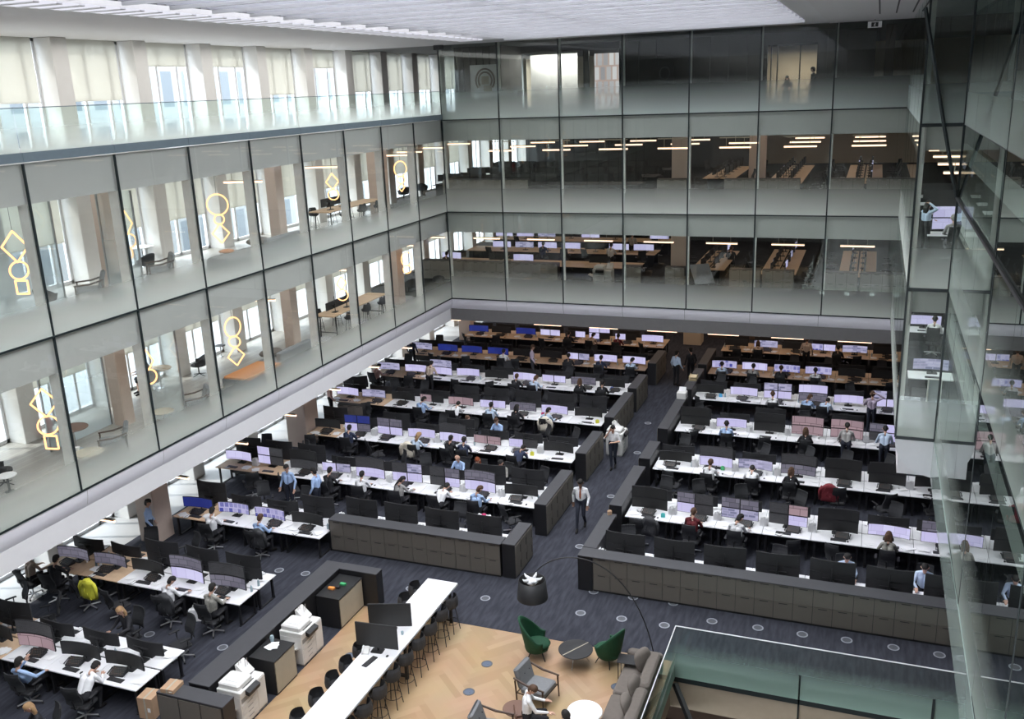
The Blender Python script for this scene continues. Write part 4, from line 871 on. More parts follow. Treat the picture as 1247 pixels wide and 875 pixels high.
# floor boxes in the carpet
def mk_disc(blue=False):
    def f():
        t=T('floor_box','','floor box'); P('rim',MB().lathe([(.15,0),(.15,.006),(.112,.006),(.112,.001)],n=24,cap=False),'disc_dark' if blue else 'disc',t); P('lid',MB().lathe([(.110,0),(.110,.004)],n=24).cb(.01,.07,-.03,.03,.004,.008,.01),'disc_blue' if blue else 'disc_dark',t); return t
    return f
D=[(707,746,'beneath the arc lamp, first of the row'),(757,753,'beneath the arc lamp, second of the row'),(809,761,'beneath the arc lamp, third beside the glass rail'),(867,756,'behind the glass rail, first from its corner'),(923,764,'behind the glass rail, second from its corner'),(977,772,'behind the glass rail, third from its corner'),(1031,779,'behind the glass rail, fourth from its corner'),(1088,788,'behind the glass rail, fifth from its corner'),(1144,797,'behind the glass rail, sixth from its corner'),
   (591,728,'between the white counter and the drum lampshade'),(723,720,'near the black cabinet end, left one'),(771,727,'near the black cabinet end, middle one'),(820,734,'near the black cabinet end, right one'),(706,665,'in the aisle beside the walking white shirt'),(744,604,'in the aisle behind the walking white shirt'),(776,551,'in the aisle by the third right cabinet'),(789,515,'far along the aisle'),
   (372,698,'between window block and black counter, upper'),(271,788,'between window block and black counter, lower'),(474,741,'beside the white counter stools'),(500,716,'at the head of the white counter'),(182,772,'behind the first row of the window block'),(340,694,'beside the white desk end of the window block')]
for i,(a,b,l) in enumerate(D): 
    x,y=at(a,b,0); kind('disc',mk_disc()).place((x,y,0),R.random()*3,'round grey floor box in the carpet %s'%l,'floor boxes in the carpet')
for a,b,l in [(593,808,'in the middle'),(571,842,'towards the counter'),(751,836,'beside the grey sofa'),(426,798,'by the copiers'),(363,868,'by the lower stools')]:
    x,y=at(a,b,0); kind('disc2',mk_disc(True)).place((x,y,0.002),0,'dark blue round floor box in the oak floor %s'%l,'floor boxes in the oak floor')
# linear pendants
def mk_pend():
    t=T('linear_pendant','','pendant lamp'); P('housing',MB().box(-.74,.74,-.05,.05,.035,.06),'beige_cab',t); P('tube',MB().tube([(-.74,0,0),(.74,0,0)],.04,10),'lamp',t)
    for x in (-.42,.42): P('rod',MB().tube([(x,0,.05),(x,0,.46)],.012,6),'beige_cab',t)
    P('ceiling_rail',MB().box(-.74,.74,-.03,.03,.44,.48),'beige_cab',t); return t
def pend(x,y,z,lab,grp,rz=0): kind('pend',mk_pend).place((x,y,z),rz,lab,grp)
for lv,(z,yy,xs,nm) in enumerate([(2.62,1.95,[-1.2]+[3*k+1.47 for k in range(1,7)],'trading floor'),(6.95,2.6,[-2.2,1.0]+[3.06*k+.95 for k in range(1,7)],'lowest upper floor'),(11.35,4.0,[-3.9]+[3*k+1.5 for k in range(0,7)],'middle upper floor')]):
    for r_,dy in enumerate((0,3.2,6.6,10.5,14.5)):
        for i,x in enumerate(xs):
            if lv==0 and (r_>3): continue
            if any(abs(x-a)<1.2 and abs(yy+dy-b)<.6 for a,b in ((10.6,5.6),(13.3,10.9),(10.7,9.6),(-2.57,7.5))): continue
            pend(x,yy+dy,z,'warm linear pendant lamp, %s from the left in the %s line, %s'%(ORD[i+1],ORD[r_+1],nm),'pendant lamps of the '+nm)
for i,y in enumerate((-3.6,-6.9,-10.3,-13.6,-16.7,-19.9,-23.2)): pend(-1.35,y,2.55,'warm linear pendant lamp under the left gallery, %s from the corner'%ORD[i+1],'pendant lamps under the left gallery')
# ================================================================== lounge
# long white counter
t=T('high_counter','long white standing-height counter running through the lounge','table',(9.08,0,0))
P('counter_top',MB().cb(-.47,.47,-33.5,-21.15,1.03,1.085,.01),'white',t)
for y in (-21.5,-24.25,-27.05,-30.3,-33.2): P('leg_frame',MB().box(-.40,-.34,y-.04,y+.04,0,1.03).box(.34,.40,y-.04,y+.04,0,1.03).box(-.40,.40,y-.04,y+.04,.06,.12),'black',t)
def mk_stool():
    t=T('bar_stool','','stool')      # faces +x
    sh=MB(); rings=[]
    for j in range(6):
        z=[.74,.755,.80,.90,1.02,1.10][j]; r_=[.12,.19,.225,.235,.22,.19][j]
        rings.append([(r_*math.cos(a)*(.95),r_*math.sin(a),z if math.cos(a)<.15 else min(z,.80+.05*(j>2))) for a in [2*PI*i/20 for i in range(20)]])
    sh.loft(rings,True,False); P('shell',sh,'charcoal',t); P('cushion',MB().lathe([(.18,.775),(.19,.80),(.16,.825)],n=16),'black_soft',t)
    for a in (PI/4,3*PI/4,5*PI/4,7*PI/4): P('leg',MB().tube([(.12*math.cos(a),.12*math.sin(a),.75),(.24*math.cos(a),.24*math.sin(a),0)],.011,6),'black',t)
    P('footrest',MB().tube([(.205*math.cos(a),.205*math.sin(a),.28) for a in [2*PI*i/16 for i in range(16)]],.008,5,close=True),'black',t); return t
rightY=[-21.85,-22.5,-23.2,-23.9,-24.6,-25.3,-26.0,-26.7,-27.4,-28.1]; leftY=[-21.55,-22.2,-24.68,-25.35,-26.0,-26.72,-27.5]
for i,y in enumerate(rightY): kind('stool',mk_stool).place((9.62,y,0),PI+R.uniform(-.15,.15),'black bar stool, sofa side of the white counter, %s from its far end'%ORD[i+1],'bar stools at the white counter')
for i,y in enumerate(leftY): kind('stool',mk_stool).place((8.42,y,0),R.uniform(-.15,.15),'black bar stool, copier side of the white counter, %s from its far end'%ORD[i+1],'bar stools at the white counter')
for (x,y,rz,l) in ((8.98,-24.80,.10,'nearer black display standing on the white counter'),(8.85,-23.85,.32,'farther black display standing tilted on the white counter')):
    t=T('display_screen',l,'monitor',(x,y,1.085),rz); P('base',MB().cb(-.16,.16,-.12,.12,0,.015,.03).tube([(0,.03,.01),(0,.03,.42)],.025,8).box(-.08,.08,.02,.05,.28,.46),'cab_black',t); s_=P('panel',MB().cb(-.56,.56,-.012,.025,.10,.76,.008),'black',t); P('glass',MB().box(-.545,.545,-.016,-.012,.115,.745),'scr_off',s_)
o=kind('kb',mk_keyboard).place((9.02,-25.28,1.086),1.4,'black keyboard lying across the white counter'); o['group']=''; del o['group']
tag(P('computer_mouse',MB().ell((0,0,.015),.034,.05,.016,10,6),'black',None,(9.33,-24.95,1.086)),'black mouse on the white counter beside the displays','mouse')
t=T('desk_telephone','white desk telephone on the counter in front of the nearer display','telephone',(8.72,-24.95,1.086),.3); P('body',MB().loft([[(-.09,-.1,0),(.09,-.1,0),(.09,.1,0),(-.09,.1,0)],[(-.09,-.1,.03),(.09,-.1,.03),(.09,.1,.12),(-.09,.1,.12)]]),'copier',t); P('handset',MB().tube([(-.06,-.11,.05),(-.06,-.08,.07),(-.06,.07,.12),(-.06,.1,.12)],[.022,.013,.013,.022],6),'white',t)
x,y=at(490,772,1.09); tag(P('glass_tumbler',MB().lathe([(.03,0),(.036,.09)],n=12),'bottle',None,(x,y,1.086)),'small clear tumbler on the white counter beside the displays','glass')
# arc lamp
t=T('arc_floor_lamp','tall arc floor lamp with a black drum shade reaching over the lounge','lamp',(15.35,-21.75,0))
P('base',MB().lathe([(.0001,0),(.20,0),(.20,.05),(.03,.06)],n=24),'black',t)
pts=[]; 
for i in range(25):
    a=i/24; ctrl=[(0,0,.05),(-.30,-.1,2.2),(-1.2,-.3,3.45),(-2.6,-.6,3.3),(-3.05,-.75,2.45)]
    q=[Vector(c) for c in ctrl]
    while len(q)>1: q=[q[k].lerp(q[k+1],a) for k in range(len(q)-1)]
    pts.append(tuple(q[0]))
P('arc_arm',MB().tube(pts,.016,8),'black',t)
sh=P('shade',MB().lathe([(.40,1.86),(.35,2.38),(.335,2.38),(.385,1.86)],n=36,cap=False),'black',t,(-3.05,-.75,0),smooth=True)
fl=MB().lathe([(.10,2.22),(.17,2.30),(.12,2.36),(.02,2.38)],n=20)
for k in range(5):
    a=2*PI*k/5+.2; fl.tube([(.08*math.cos(a),.08*math.sin(a),2.33),(.22*math.cos(a),.22*math.sin(a),2.37),(.27*math.cos(a),.27*math.sin(a),2.43)],[.06,.035,.008],6)
P('white_reflector',fl,'white',t,(-3.05,-.75,.03),smooth=True,label='white star-shaped reflector inside the black shade')
# green wing chairs
def mk_wing():
    t=T('wing_chair','','armchair')      # opens towards +y
    outer=[];inner=[]; n=21
    for j in range(9):
        v=j/8; ro=[];ri=[]
        for i in range(n):
            a=-PI/2-2.15+4.3*i/(n-1); c=math.cos((a+PI/2)); top=.58+.56*max(0,(c+.25)/1.25)**1.3
            z=.24+(top-.24)*v; rx=.30+.10*math.sin(v*PI*.55)+.02*c; ry=.30+.08*v+.10*v*max(0,c)
            outer.append((rx*math.cos(a),ry*math.sin(a),z)); inner.append(((rx-.055)*math.cos(a),(ry-.055)*math.sin(a),z))
    N_=len(outer); fs=[(j*n+i,j*n+i+1,(j+1)*n+i+1,(j+1)*n+i) for j in range(8) for i in range(n-1)]
    b=MB().add(outer+inner,fs+[tuple(N_+q for q in reversed(f)) for f in fs]+[(8*n+i,8*n+i+1,N_+8*n+i+1,N_+8*n+i) for i in range(n-1)]+[(N_+i,N_+i+1,i+1,i) for i in range(n-1)]+[(j*n,(j+1)*n,N_+(j+1)*n,N_+j*n) for j in range(8)]+[(j*n+n-1,N_+j*n+n-1,N_+(j+1)*n+n-1,(j+1)*n+n-1) for j in range(8)])
    P('shell',b,'green_fab',t,smooth=True); P('seat_cushion',MB().ell((0,.03,.40),.31,.34,.09,20,8),'green_fab',t,smooth=True); P('seat_base',MB().lathe([(.18,.20),(.31,.26),(.33,.34)],n=20),'green_fab',t,smooth=True)
    for sx in (-1,1):
        for sy in (-1,1): P('leg',MB().tube([(.15*sx,.14*sy,.24),(.25*sx,.24*sy,0)],[.018,.011],8),'black',t)
    return t
x,y=at(655,797,0); kind('wing',mk_wing).place((x,y-.05,0),-1.35,'dark green wing chair on the counter side of the black round table','green wing chairs')
x,y=at(741,806,0); kind('wing',mk_wing).place((x,y,0),1.15,'dark green wing chair on the sofa side of the black round table','green wing chairs')
x,y=at(701,790,.42); t=T('coffee_table','low black round table with a brass seam between the green chairs','table',(x,y,0))
P('table_top',MB().lathe([(.44,.40),(.45,.41),(.45,.425),(.44,.432)],n=36),'cab_black',t); P('brass_seam',MB().box(-.012,.012,-.44,.44,.432,.437),'beige_cab',t).rotation_euler=(0,0,-.55)
for a in (.5,2.6,4.7): P('leg',MB().tube([(.12*math.cos(a),.12*math.sin(a),.40),(.36*math.cos(a),.36*math.sin(a),0)],.012,6),'chrome',t)
# grey armchairs with timber frames
def mk_grey():
    t=T('lounge_armchair','','armchair')   # faces +y
    P('seat_cushion',MB().cb(-.33,.33,-.30,.36,.34,.47,.04).xf(rotx(.06,0,.4)),'grey_fab',t); bk=MB().cb(-.33,.33,-.08,.06,.0,.50,.05).xf(rotx(.28)).xf(lambda p:(p[0],p[1]-.30,p[2]+.44)); P('back_cushion',bk,'grey_fab',t)
    for x in (-.11,.11): P('button',MB().ell((x,-.28,.74),.014,.014,.014,8,5),'charcoal',t)
    for s_ in (-1,1):
        P('arm_frame',MB().tube([(s_*.39,.38,0),(s_*.38,.36,.60)],[.018,.024],8).tube([(s_*.38,-.36,0),(s_*.38,-.40,.66)],[.018,.024],8).tube([(s_*.38,.40,.60),(s_*.38,-.05,.62),(s_*.38,-.44,.72)],[.022,.03,.022],8).tube([(s_*.38,.36,.32),(s_*.38,-.36,.34)],.018,6),'walnut',t)
    P('rail',MB().tube([(-.38,.34,.32),(.38,.34,.32)],.018,6).tube([(-.38,-.36,.34),(.38,-.36,.34)],.018,6),'walnut',t); return t
x,y=at(655,852,0); kind('grey',mk_grey).place((x,y,0),-1.75,'grey buttoned armchair with walnut arms beside the brown side table','grey armchairs in the lounge')
x,y=at(612,897,0); kind('grey',mk_grey).place((x-.1,y-.3,0),-1.5,'grey armchair cut by the bottom edge, under the brown table','grey armchairs in the lounge')
x,y=at(628,861,.5); t=T('side_table','small brown oval side table between the grey armchairs','table',(x,y,0)); P('table_top',MB().lathe([(.30,.46),(.31,.475),(.30,.49)],n=28),'brown_top',t); P('pedestal',MB().lathe([(.2,0),(.2,.015),(.02,.03),(.02,.46)],n=16),'black',t)
x,y=at(712,866,.7); t=T('round_table','round white cafe table at the bottom of the lounge','table',(x,y,0)); P('table_top',MB().lathe([(.40,.69),(.41,.70),(.40,.72)],n=40),'white',t); P('pedestal',MB().lathe([(.3,0),(.3,.02),(.035,.05),(.035,.69)],n=20),'chrome',t)
x,y=at(643,832,1.3); x+=.05; y-=.12; person('look',(x-.05,y-.1,0),-1.1,SW,'trou_black',HR_,'short','person in a white shirt seated left of the white cafe table')
chx=(x-.05,y-.1)
t=T('cafe_chair','brown cafe chair under the white-shirted person at the lounge edge','chair',(chx[0],chx[1],0),-1.1); P('seat',MB().cb(-.22,.22,-.22,.2,.40,.44,.04),'brown_top',t); P('backrest',MB().cb(-.22,.22,-.26,-.22,.55,.80,.03),'brown_top',t)
for sx in (-1,1):
    for sy in (-1,1): P('leg',MB().tube([(.17*sx,.17*sy,.42),(.20*sx,.20*sy,0)],.014,6),'walnut',t)
x,y=at(737,872,1.28); x-=.55; y-=.35; x-=.12; person('type',(x,y-.1,0),.75,SK,'trou_black',HB,'short','person in a pale blue shirt seated right of the white cafe table')
t=T('cafe_chair','brown cafe chair under the pale blue shirt beside the sofa','chair',(x,y-.1,0),.75); P('seat',MB().cb(-.22,.22,-.22,.2,.40,.44,.04),'brown_top',t); P('backrest',MB().cb(-.22,.22,-.26,-.22,.55,.80,.03),'brown_top',t)
for sx in (-1,1):
    for sy in (-1,1): P('leg',MB().tube([(.17*sx,.17*sy,.42),(.20*sx,.20*sy,0)],.014,6),'walnut',t)
# sofa along the glass rail
t=T('sectional_sofa','long taupe sectional sofa running along the glass rail','sofa',(14.72,-22.05,0))
P('base',MB().cb(0,.86,-6.2,-.02,.10,.24,.03),'taupe_fab',t)
for i in range(4): P('seat_cushion',MB().cb(.0,.68,-1.5*(i+1)-.2+.012,-1.5*i-.22,.24,.44,.05),'taupe_fab',t,bevel=.02)
for i in range(4): P('back_cushion',MB().cb(.60,.90,-1.5*(i+1)-.2+.012,-1.5*i-.22,.40,.78,.07),'taupe_fab',t,bevel=.02)
P('end_arm',MB().cb(.0,.90,-.22,.02,.10,.62,.06),'taupe_fab',t,bevel=.02)
for y in (-.15,-3,-6): P('foot',MB().box(.05,.11,y-.03,y+.03,0,.10).box(.76,.82,y-.03,y+.03,0,.10),'black',t)
def pillow(x,y,z,s_,a,l,tw=0.):
    b=MB(); b.ell((0,0,0),.30,.11,.27,18,10); b.xf(lambda p:(math.copysign(abs(p[0]/.30)**.6*.30,p[0]),p[1]*(1+.25*math.sin(9*p[0]+5*p[2])),math.copysign(abs(p[2]/.27)**.6*.27,p[2])))
    b.xf(rotx(-.35)).xf(rotz(a)); tag(P('throw_pillow',b,'taupe_fab',None,(x,y,z),smooth=True),l,'pillow','pillows on the taupe sofa')
pillow(15.22,-22.62,.70,1,1.2,'crumpled taupe pillow at the far corner of the sofa'); pillow(15.28,-23.75,.68,1,1.5,'taupe pillow on the middle of the sofa'); pillow(15.28,-24.5,.68,1,1.7,'taupe pillow nearest the bottom edge on the sofa')
x,y=at(764,803,.55); t=T('laptop_table','small black C-shaped side table standing at the sofa','table',(x,y,0),.05); P('table_top',MB().cb(-.24,.24,-.2,.2,.555,.58,.01),'cab_black',t); P('frame',MB().tube([(-.2,-.18,.56),(-.2,-.18,.02),(.2,-.18,.02)],.012,6).tube([(-.2,.18,.56),(-.2,.18,.02),(.2,.18,.02)],.012,6),'black',t)
# glass rail round the stair opening
def rail(name,p0,p1,l):
    t=T('glass_balustrade',l,'railing',(0,0,-.42),0,'glass balustrades round the stair'); (xa,ya),(xb,yb)=p0,p1
    P('glass_sheet',MB().add([(xa,ya,0),(xb,yb,0),(xb,yb,1.50),(xa,ya,1.50)],[(0,1,2,3)]),'rail_glass_low',t)
    P('handrail',MB().tube([(xa,ya,1.51),(xb,yb,1.51)],.014,6),'white',t)
    P('base_channel',MB().tube([(xa,ya+.03,.42),(xb,yb+.03,.42)],.008,6),'steel',t); return t
rail('a',(OX0+.03,OY1-.05),(24.45,OY1-.05),'glass balustrade with a bright top rail in front of the right low cabinets'); rail('b',(OX0+.03,OY1-.05),(OX0+.03,-33),'glass balustrade with a thin top rail behind the taupe sofa')
ST('trim_opening_post',MB().box(18.88,18.92,-21.5,-21.46,-1.35,.3),'joint'); ST('trim_opening_post_right',MB().box(21.9,21.96,-21.53,-21.47,-1.35,.3),'joint')
tag(P('sloping_stair_string',MB().tube([(15.86,-21.75,-.45),(17.3,-23.6,-1.9),(19.5,-26.6,-4.2)],.09,6),'black'),'dark sloping stair beam descending inside the glass-railed opening','stair')
slab('wall_lower_room',12,34,-18.0,-17.9,-4.4,-1.35,'brown_wall')
for i,(a,b,w_) in enumerate([(441,492,0),(722,535,0),(1020,590,0)]):
    px,py=760+a*.2085,740+b*.2085; x,y=at(px,py,-1.9); t=T('downlight_box','small cream ceiling fitting in the room under the glass rail, %s from the corner'%ORD[i+1],'ceiling lamp',(x,y,-1.45),0,'ceiling fittings below the glass rail')
    P('body',MB().cb(-.13,.13,-.09,.09,-.35,0,.01),'fascia_beige',t); P('diffuser',MB().box(-.1,.1,-.06,.06,-.36,-.35),'roomlight',t)
slab('ceiling_lower_room',15.6,34,-21.2,-18,-1.45,-1.35,'brown_wall')
# ------------------------------------------------------------------ black counter with copiers
t=T('storage_counter','long black storage counter dividing the window desks from the oak floor','cabinet',(5.25,-27.35,0))
P('carcass',MB().box(0,.58,0,6.25,0,1.07),'cab_black',t); P('worktop',MB().cb(-.01,.60,-.01,6.26,1.07,1.10,.008),'cab_top',t)
for i in range(8): dr=P('door',MB().box(-.02,0,.02+i*.78,.76+i*.78,.06,1.04),'cab_front',t); P('handle',MB().box(-.028,-.02,.3+i*.78,.5+i*.78,.92,.94),'slot',dr)
t=T('counter_end_block','black end block closing the storage counter at the head of the lounge','cabinet',(5.83,-21.42,0)); P('body',MB().box(0,1.25,0,.34,0,1.07),'cab_black',t); P('worktop',MB().cb(-.0,1.26,-.01,.35,1.07,1.10,.008),'cab_top',t)
t=T('counter_end_block','black low block closing the storage counter by the lower copier','cabinet',(4.7,-27.85,0)); P('body',MB().box(0,1.9,0,.42,0,1.02),'cab_black',t); P('worktop',MB().cb(-.0,1.91,-.01,.43,1.02,1.05,.008),'cab_top',t)
for i in range(3): P('drawer',MB().box(.03+i*.62,.61+i*.62,-.02,0,.06,.98),'cab_front',t)
def sidecab(x,y0,y1,h,l):
    t=T('side_cabinet',l,'cabinet',(x,y0,0)); Ln=y1-y0; P('carcass',MB().box(0,.74,0,Ln,0,h),'cab_black',t); P('door',MB().box(.74,.76,.03,Ln-.03,.06,h-.03),'beige_cab',t); P('worktop',MB().cb(-.0,.77,-.005,Ln+.005,h,h+.025,.006),'cab_black',t)
sidecab(5.86,-22.75,-21.46,.92,'black-topped cabinet with a beige door at the head of the copier bay'); sidecab(5.88,-25.88,-24.98,.95,'black-topped cabinet with a beige door between the two white copiers')
for (dx,dy,m_,w_,l) in ((0.15,.45,'orange_obj',.10,'orange tape reel'),(.35,.75,'green_obj',.09,'green marker box'),(.28,.55,'black',.08,'small black stapler')): tag(P('stationery',MB().cb(-w_,w_,-.05,.05,0,.06,.01),m_,None,(5.86+dx+.1,-22.75+dy,.946),bevel=.004),l+' on the cabinet at the head of the copier bay','stationery')
for (px,py,z,m_,l) in ((326,790,1.0,'paper','white sheets spread on the cabinet between the copiers'),):
    o=mk_papers(4); o.location=(6.2,-25.3,.976); tag(o,l,'papers')
tag(P('glass_jug',MB().lathe([(.05,0),(.06,.10),(.04,.16)],n=12),'bottle',None,(6.05,-25.1,.976)),'small clear jug on the cabinet between the copiers','jug')
def mk_copier():
    t=T('photocopier','','photocopier')   # front faces +x, origin at back left floor
    P('body',MB().cb(0,.68,0,.62,.06,.84,.015),'copier',t); P('plinth',MB().box(.03,.65,.02,1.0,0,.06),'copier_seam',t)
    for i in range(4): dr=P('paper_drawer',MB().box(.68,.692,.03,.60,.10+i*.13,.215+i*.13),'copier',t); P('handle',MB().box(.692,.697,.22,.42,.185+i*.13,.20+i*.13),'copier_seam',dr)
    P('output_gap',MB().box(.30,.681,.03,.60,.66,.78),'copier_seam',t); P('scanner_bed',MB().cb(.0,.70,.0,.64,.84,.98,.02),'copier',t); P('document_feeder',MB().cb(.02,.62,.05,.60,.98,1.12,.04),'copier',t)
    P('feeder_slot',MB().cb(.15,.50,.18,.42,1.12,1.135,.01),'white',t); cp=P('control_panel',MB().loft([[(.60,.18,.86),(.60,.62,.86),(.80,.62,.80),(.80,.18,.80)],[(.62,.18,.99),(.62,.62,.99),(.82,.62,.90),(.82,.18,.90)]]),'black',t); P('touch_screen',MB().add([(.64,.30,.984),(.64,.52,.984),(.79,.52,.918),(.79,.30,.918)],[(3,2,1,0)]),'scr_off',cp)
    P('finisher',MB().cb(.05,.66,.64,1.0,.06,.90,.015),'copier',t); P('finisher_door',MB().box(.66,.672,.66,.98,.10,.86),'copier',t); P('output_tray',MB().loft([[(.1,.66,1.02),(.4,.66,.95),(.4,.98,.95),(.1,.98,1.02)],[(.08,.66,1.20),(.12,.66,1.21),(.12,.98,1.21),(.08,.98,1.20)]]),'copier',t)
    P('side_tray',MB().loft([[(.15,-.30,.62),(.55,-.30,.62),(.55,.0,.50),(.15,.0,.50)],[(.15,-.30,.64),(.55,-.30,.64),(.55,.0,.54),(.15,.0,.54)]]),'copier',t); P('wire_rack',MB().tube([(.15,.72,.90),(.15,.72,1.28),(.15,.80,1.28),(.15,.80,.90)],.008,5).tube([(.25,.84,.90),(.25,.84,1.28),(.25,.92,1.28),(.25,.92,.90)],.008,5),'chrome',t); return t
cop=lambda:kind('copier',mk_copier)
cop().place((5.92,-24.62,0),0,'upper white copier in the bay behind the black storage counter','white copiers by the oak floor'); cop().place((5.92,-27.22,0),0,'lower white copier in the bay, nearest the bottom edge','white copiers by the oak floor')
cop().place((9.72,-8.35+1.6,0),0,'white copier at the aisle beside the third left cabinet') if False else None
for a,y0 in ((0,-5.9),): cop().place((9.74+.62,-8.3,0),0,'white copier standing in the aisle beyond the walking woman')
t=T('desk_printer','white desktop printer on the right aisle cabinet','printer',(12.36,-3.9,1.152)); P('body',MB().cb(0,.40,0,.46,0,.28,.02),'copier',t); P('paper_cover',MB().loft([[(.05,.28,.28),(.35,.28,.28),(.35,.42,.28),(.05,.42,.28)],[(.05,.38,.44),(.35,.38,.44),(.35,.42,.44),(.05,.42,.44)]]),'white',t); P('output_slot',MB().box(.40,.41,.06,.40,.08,.14),'copier_seam',t)
t=T('letter_tray','beige letter trays on the far right aisle cabinet','tray',(12.38,.0-1.2,1.152))
for k in range(3): P('tray',MB().box(.02,.36,.0,.5,.0+k*.08,.012+k*.08).box(.02,.03,0,.5,k*.08,.06+k*.08).box(.35,.36,0,.5,k*.08,.06+k*.08),'paper_cream',t)
# boxes
def carton(x,y,z,a,w_,d_,h_,l):
    t=T('cardboard_box',l,'box',(x,y,z),a); P('body',MB().cb(-w_/2,w_/2,-d_/2,d_/2,0,h_,.006),'cardboard',t); P('tape',MB().box(-.025,.025,-d_/2-.002,d_/2+.002,h_-.06,h_+.002).box(-.025,.025,-d_/2-.002,-d_/2,0,h_),'beige_cab',t); P('label_sheet',MB().box(.06,.14,-d_/2-.003,-d_/2,h_*.35,h_*.55),'paper',t)
carton(4.05,-27.45,0,.1,.42,.42,.58,'tall brown carton on the carpet by the end of the front desks'); carton(4.98,-27.62,1.055,.1,.36,.42,.10,'flat brown carton lying on the counter end by the lower copier'); x,y=at(353,737,.3); carton(x-.1,y,0,.35,.42,.42,.34,'brown carton on the carpet beside the black storage counter')
x,y=at(486,612,.3)
for i,(px,py) in enumerate(((505,612),(558,618),(383,545),(478,560))):
    x,y=at(px,py,.35); 
t=T('paper_carrier_bag','white paper carrier bag standing beside the mottled grey top','bag',at(239,755,0)+(0,),.4); P('body',MB().loft([[(-.16,-.06,0),(.16,-.06,0),(.16,.06,0),(-.16,.06,0)],[(-.17,-.07,.36),(.17,-.07,.36),(.17,.07,.36),(-.17,.07,.36)]]),'paper',t)
for s_ in (-1,1): P('handle',MB().tube([(-.07,.065*s_,.35),(-.06,.065*s_,.46),(.06,.065*s_,.46),(.07,.065*s_,.35)],.008,5),'paper',t)
for i,(px,py,z,m_,l) in enumerate(((611,548,.78,'pinkcloth','crimson pouch'),(541,637,1.15,'shirt_lav','lilac tall flask'))): x,y=at(px,py,z); 
for (px,py,m_,l) in ((650,517,'pinkcloth','crimson pouch on the third row desk of the middle block'),(879,480,'skyblue_obj','bright blue folder standing on the fourth row desk, right block'),(749,470,'blue_obj','blue box at the aisle end of the fourth middle row'),(728,514,'yellow','yellow pad on the third row desk of the middle block'),(884,562,'green_obj','green bottle on the second row desk of the right block'),(661,540,'yellow','yellow card by the fan-shaped papers, second row of middle block'),(757,628,'cardboard','brown snack box on the right cabinets'),(822,600,'teal','teal bottle standing by white papers, first row of right block')):
    z=.747 if (px,py) !=(757,628) else 1.152; x,y=at(px,py,z)
    if z<1: x=max(x,13.0) if x>11 else min(x,9.6); y=min(YFR if x>11 else YFL,key=lambda q:abs(q+.4-y))+R.uniform(.2,.6)
    else: x=12.55
    t=T('desk_item',l,'desk item',(x,y,z),R.random()); P('body',MB().cb(-.07,.07,-.05,.05,0,.13,.012),m_,t); P('lid',MB().cb(-.05,.05,-.035,.035,.13,.15,.008),m_,t)
# tall beige cabinet beside the pink column
cabinet('tall grey-brown cabinet bank beside the pink ground-floor column','',-1.9,-8.6,0,3,w=.42,h=1.25,d=.3)
# ceiling fittings at the top
t=T('exit_sign','small white sign box with a dark running-figure panel under the right ceiling','sign',(19.45,-.9,16.32)); P('case',MB().cb(-.26,.26,-.05,.05,-.10,.13,.01),'white',t); P('panel',MB().box(-.13,.13,-.056,-.05,-.07,.10),'cab_black',t); P('bracket',MB().box(-.03,.03,-.02,.02,.13,.24),'chrome',t)
P('figure_symbol',MB().ell((.01,-.06,.065),.018,.004,.018,10,5).tube([(.0,-.06,.045),(-.015,-.06,.0),(.02,-.06,-.035),(.01,-.06,-.06)],.009,5).tube([(-.015,-.06,.0),(-.04,-.06,-.045)],.008,5).tube([(.0,-.06,.04),(.035,-.06,.02)],.006,5).tube([(.0,-.06,.04),(-.035,-.06,.025)],.006,5),'white',t)
t=T('ceiling_speaker','small dark box fixed to the ceiling above the inner corner','loudspeaker',(.25,-.45,16.42)); P('case',MB().cb(-.22,.22,-.1,.1,-.09,.12,.01),'charcoal',t); P('lens',MB().lathe([(.05,-.0),(.05,.03)],n=14).xf(lambda p:(p[0],-.10-p[2],p[1])),'black',t)
# ================================================================== left wing, upper floors
def loop_pts(kind_,s_,cz,a,tilt=0):
    ca,sa=math.cos(a),math.sin(a)
    if kind_=='c': L_=[(s_*math.cos(q),s_*math.sin(q)) for q in [2*PI*i/24 for i in range(24)]]
    elif kind_=='d': L_=[(0,s_),(s_*.85,0),(0,-s_),(-s_*.85,0)]
    else: L_=[(s_*.75,s_*.75),(s_*.75,-s_*.75),(-s_*.75,-s_*.75),(-s_*.75,s_*.75)]
    if kind_!='c': L_=[((p[0]*(1-t_)+L_[(i+1)%4][0]*t_),(p[1]*(1-t_)+L_[(i+1)%4][1]*t_)) for i,p in enumerate(L_) for t_ in (0,.08,.5,.92)]
    return [(u*ca,u*sa,cz+v) for u,v in L_]
def loopl(y,z,seq,l,x=-1.5,grp='glowing loop lamps of the left galleries'):
    """z = floor level; lamp hangs from the gallery ceiling"""
    zc_=z+3.4; t=T('loop_pendant_lamp',l,'pendant lamp',(x,y,zc_),0,grp); h=-.75
    P('cable',MB().tube([(0,0,0),(0,0,-.78)],.006,5),'black',t); P('ceiling_rose',MB().lathe([(.06,-.02),(.06,0)],n=12),'black',t)
    for (k_,s_,a,nm) in seq: h-=s_; P('glowing_%s'%nm,MB().tube(loop_pts(k_,s_,h,a),.026,6,close=True),'loop',t); h-=s_-.02
    return t
A_=[[('d',.42,.35,'diamond'),('c',.24,1.2,'ring'),('s',.24,.2,'square')],[('d',.36,-.2,'diamond'),('c',.22,.9,'ring'),('c',.16,-.4,'small_ring')],[('c',.36,.45,'ring'),('c',.17,.9,'small_ring'),('d',.34,.5,'diamond')],[('d',.34,1.0,'diamond'),('c',.22,.5,'ring')],[('c',.36,1.1,'ring'),('c',.18,.3,'small_ring'),('d',.2,.9,'small_diamond')]]
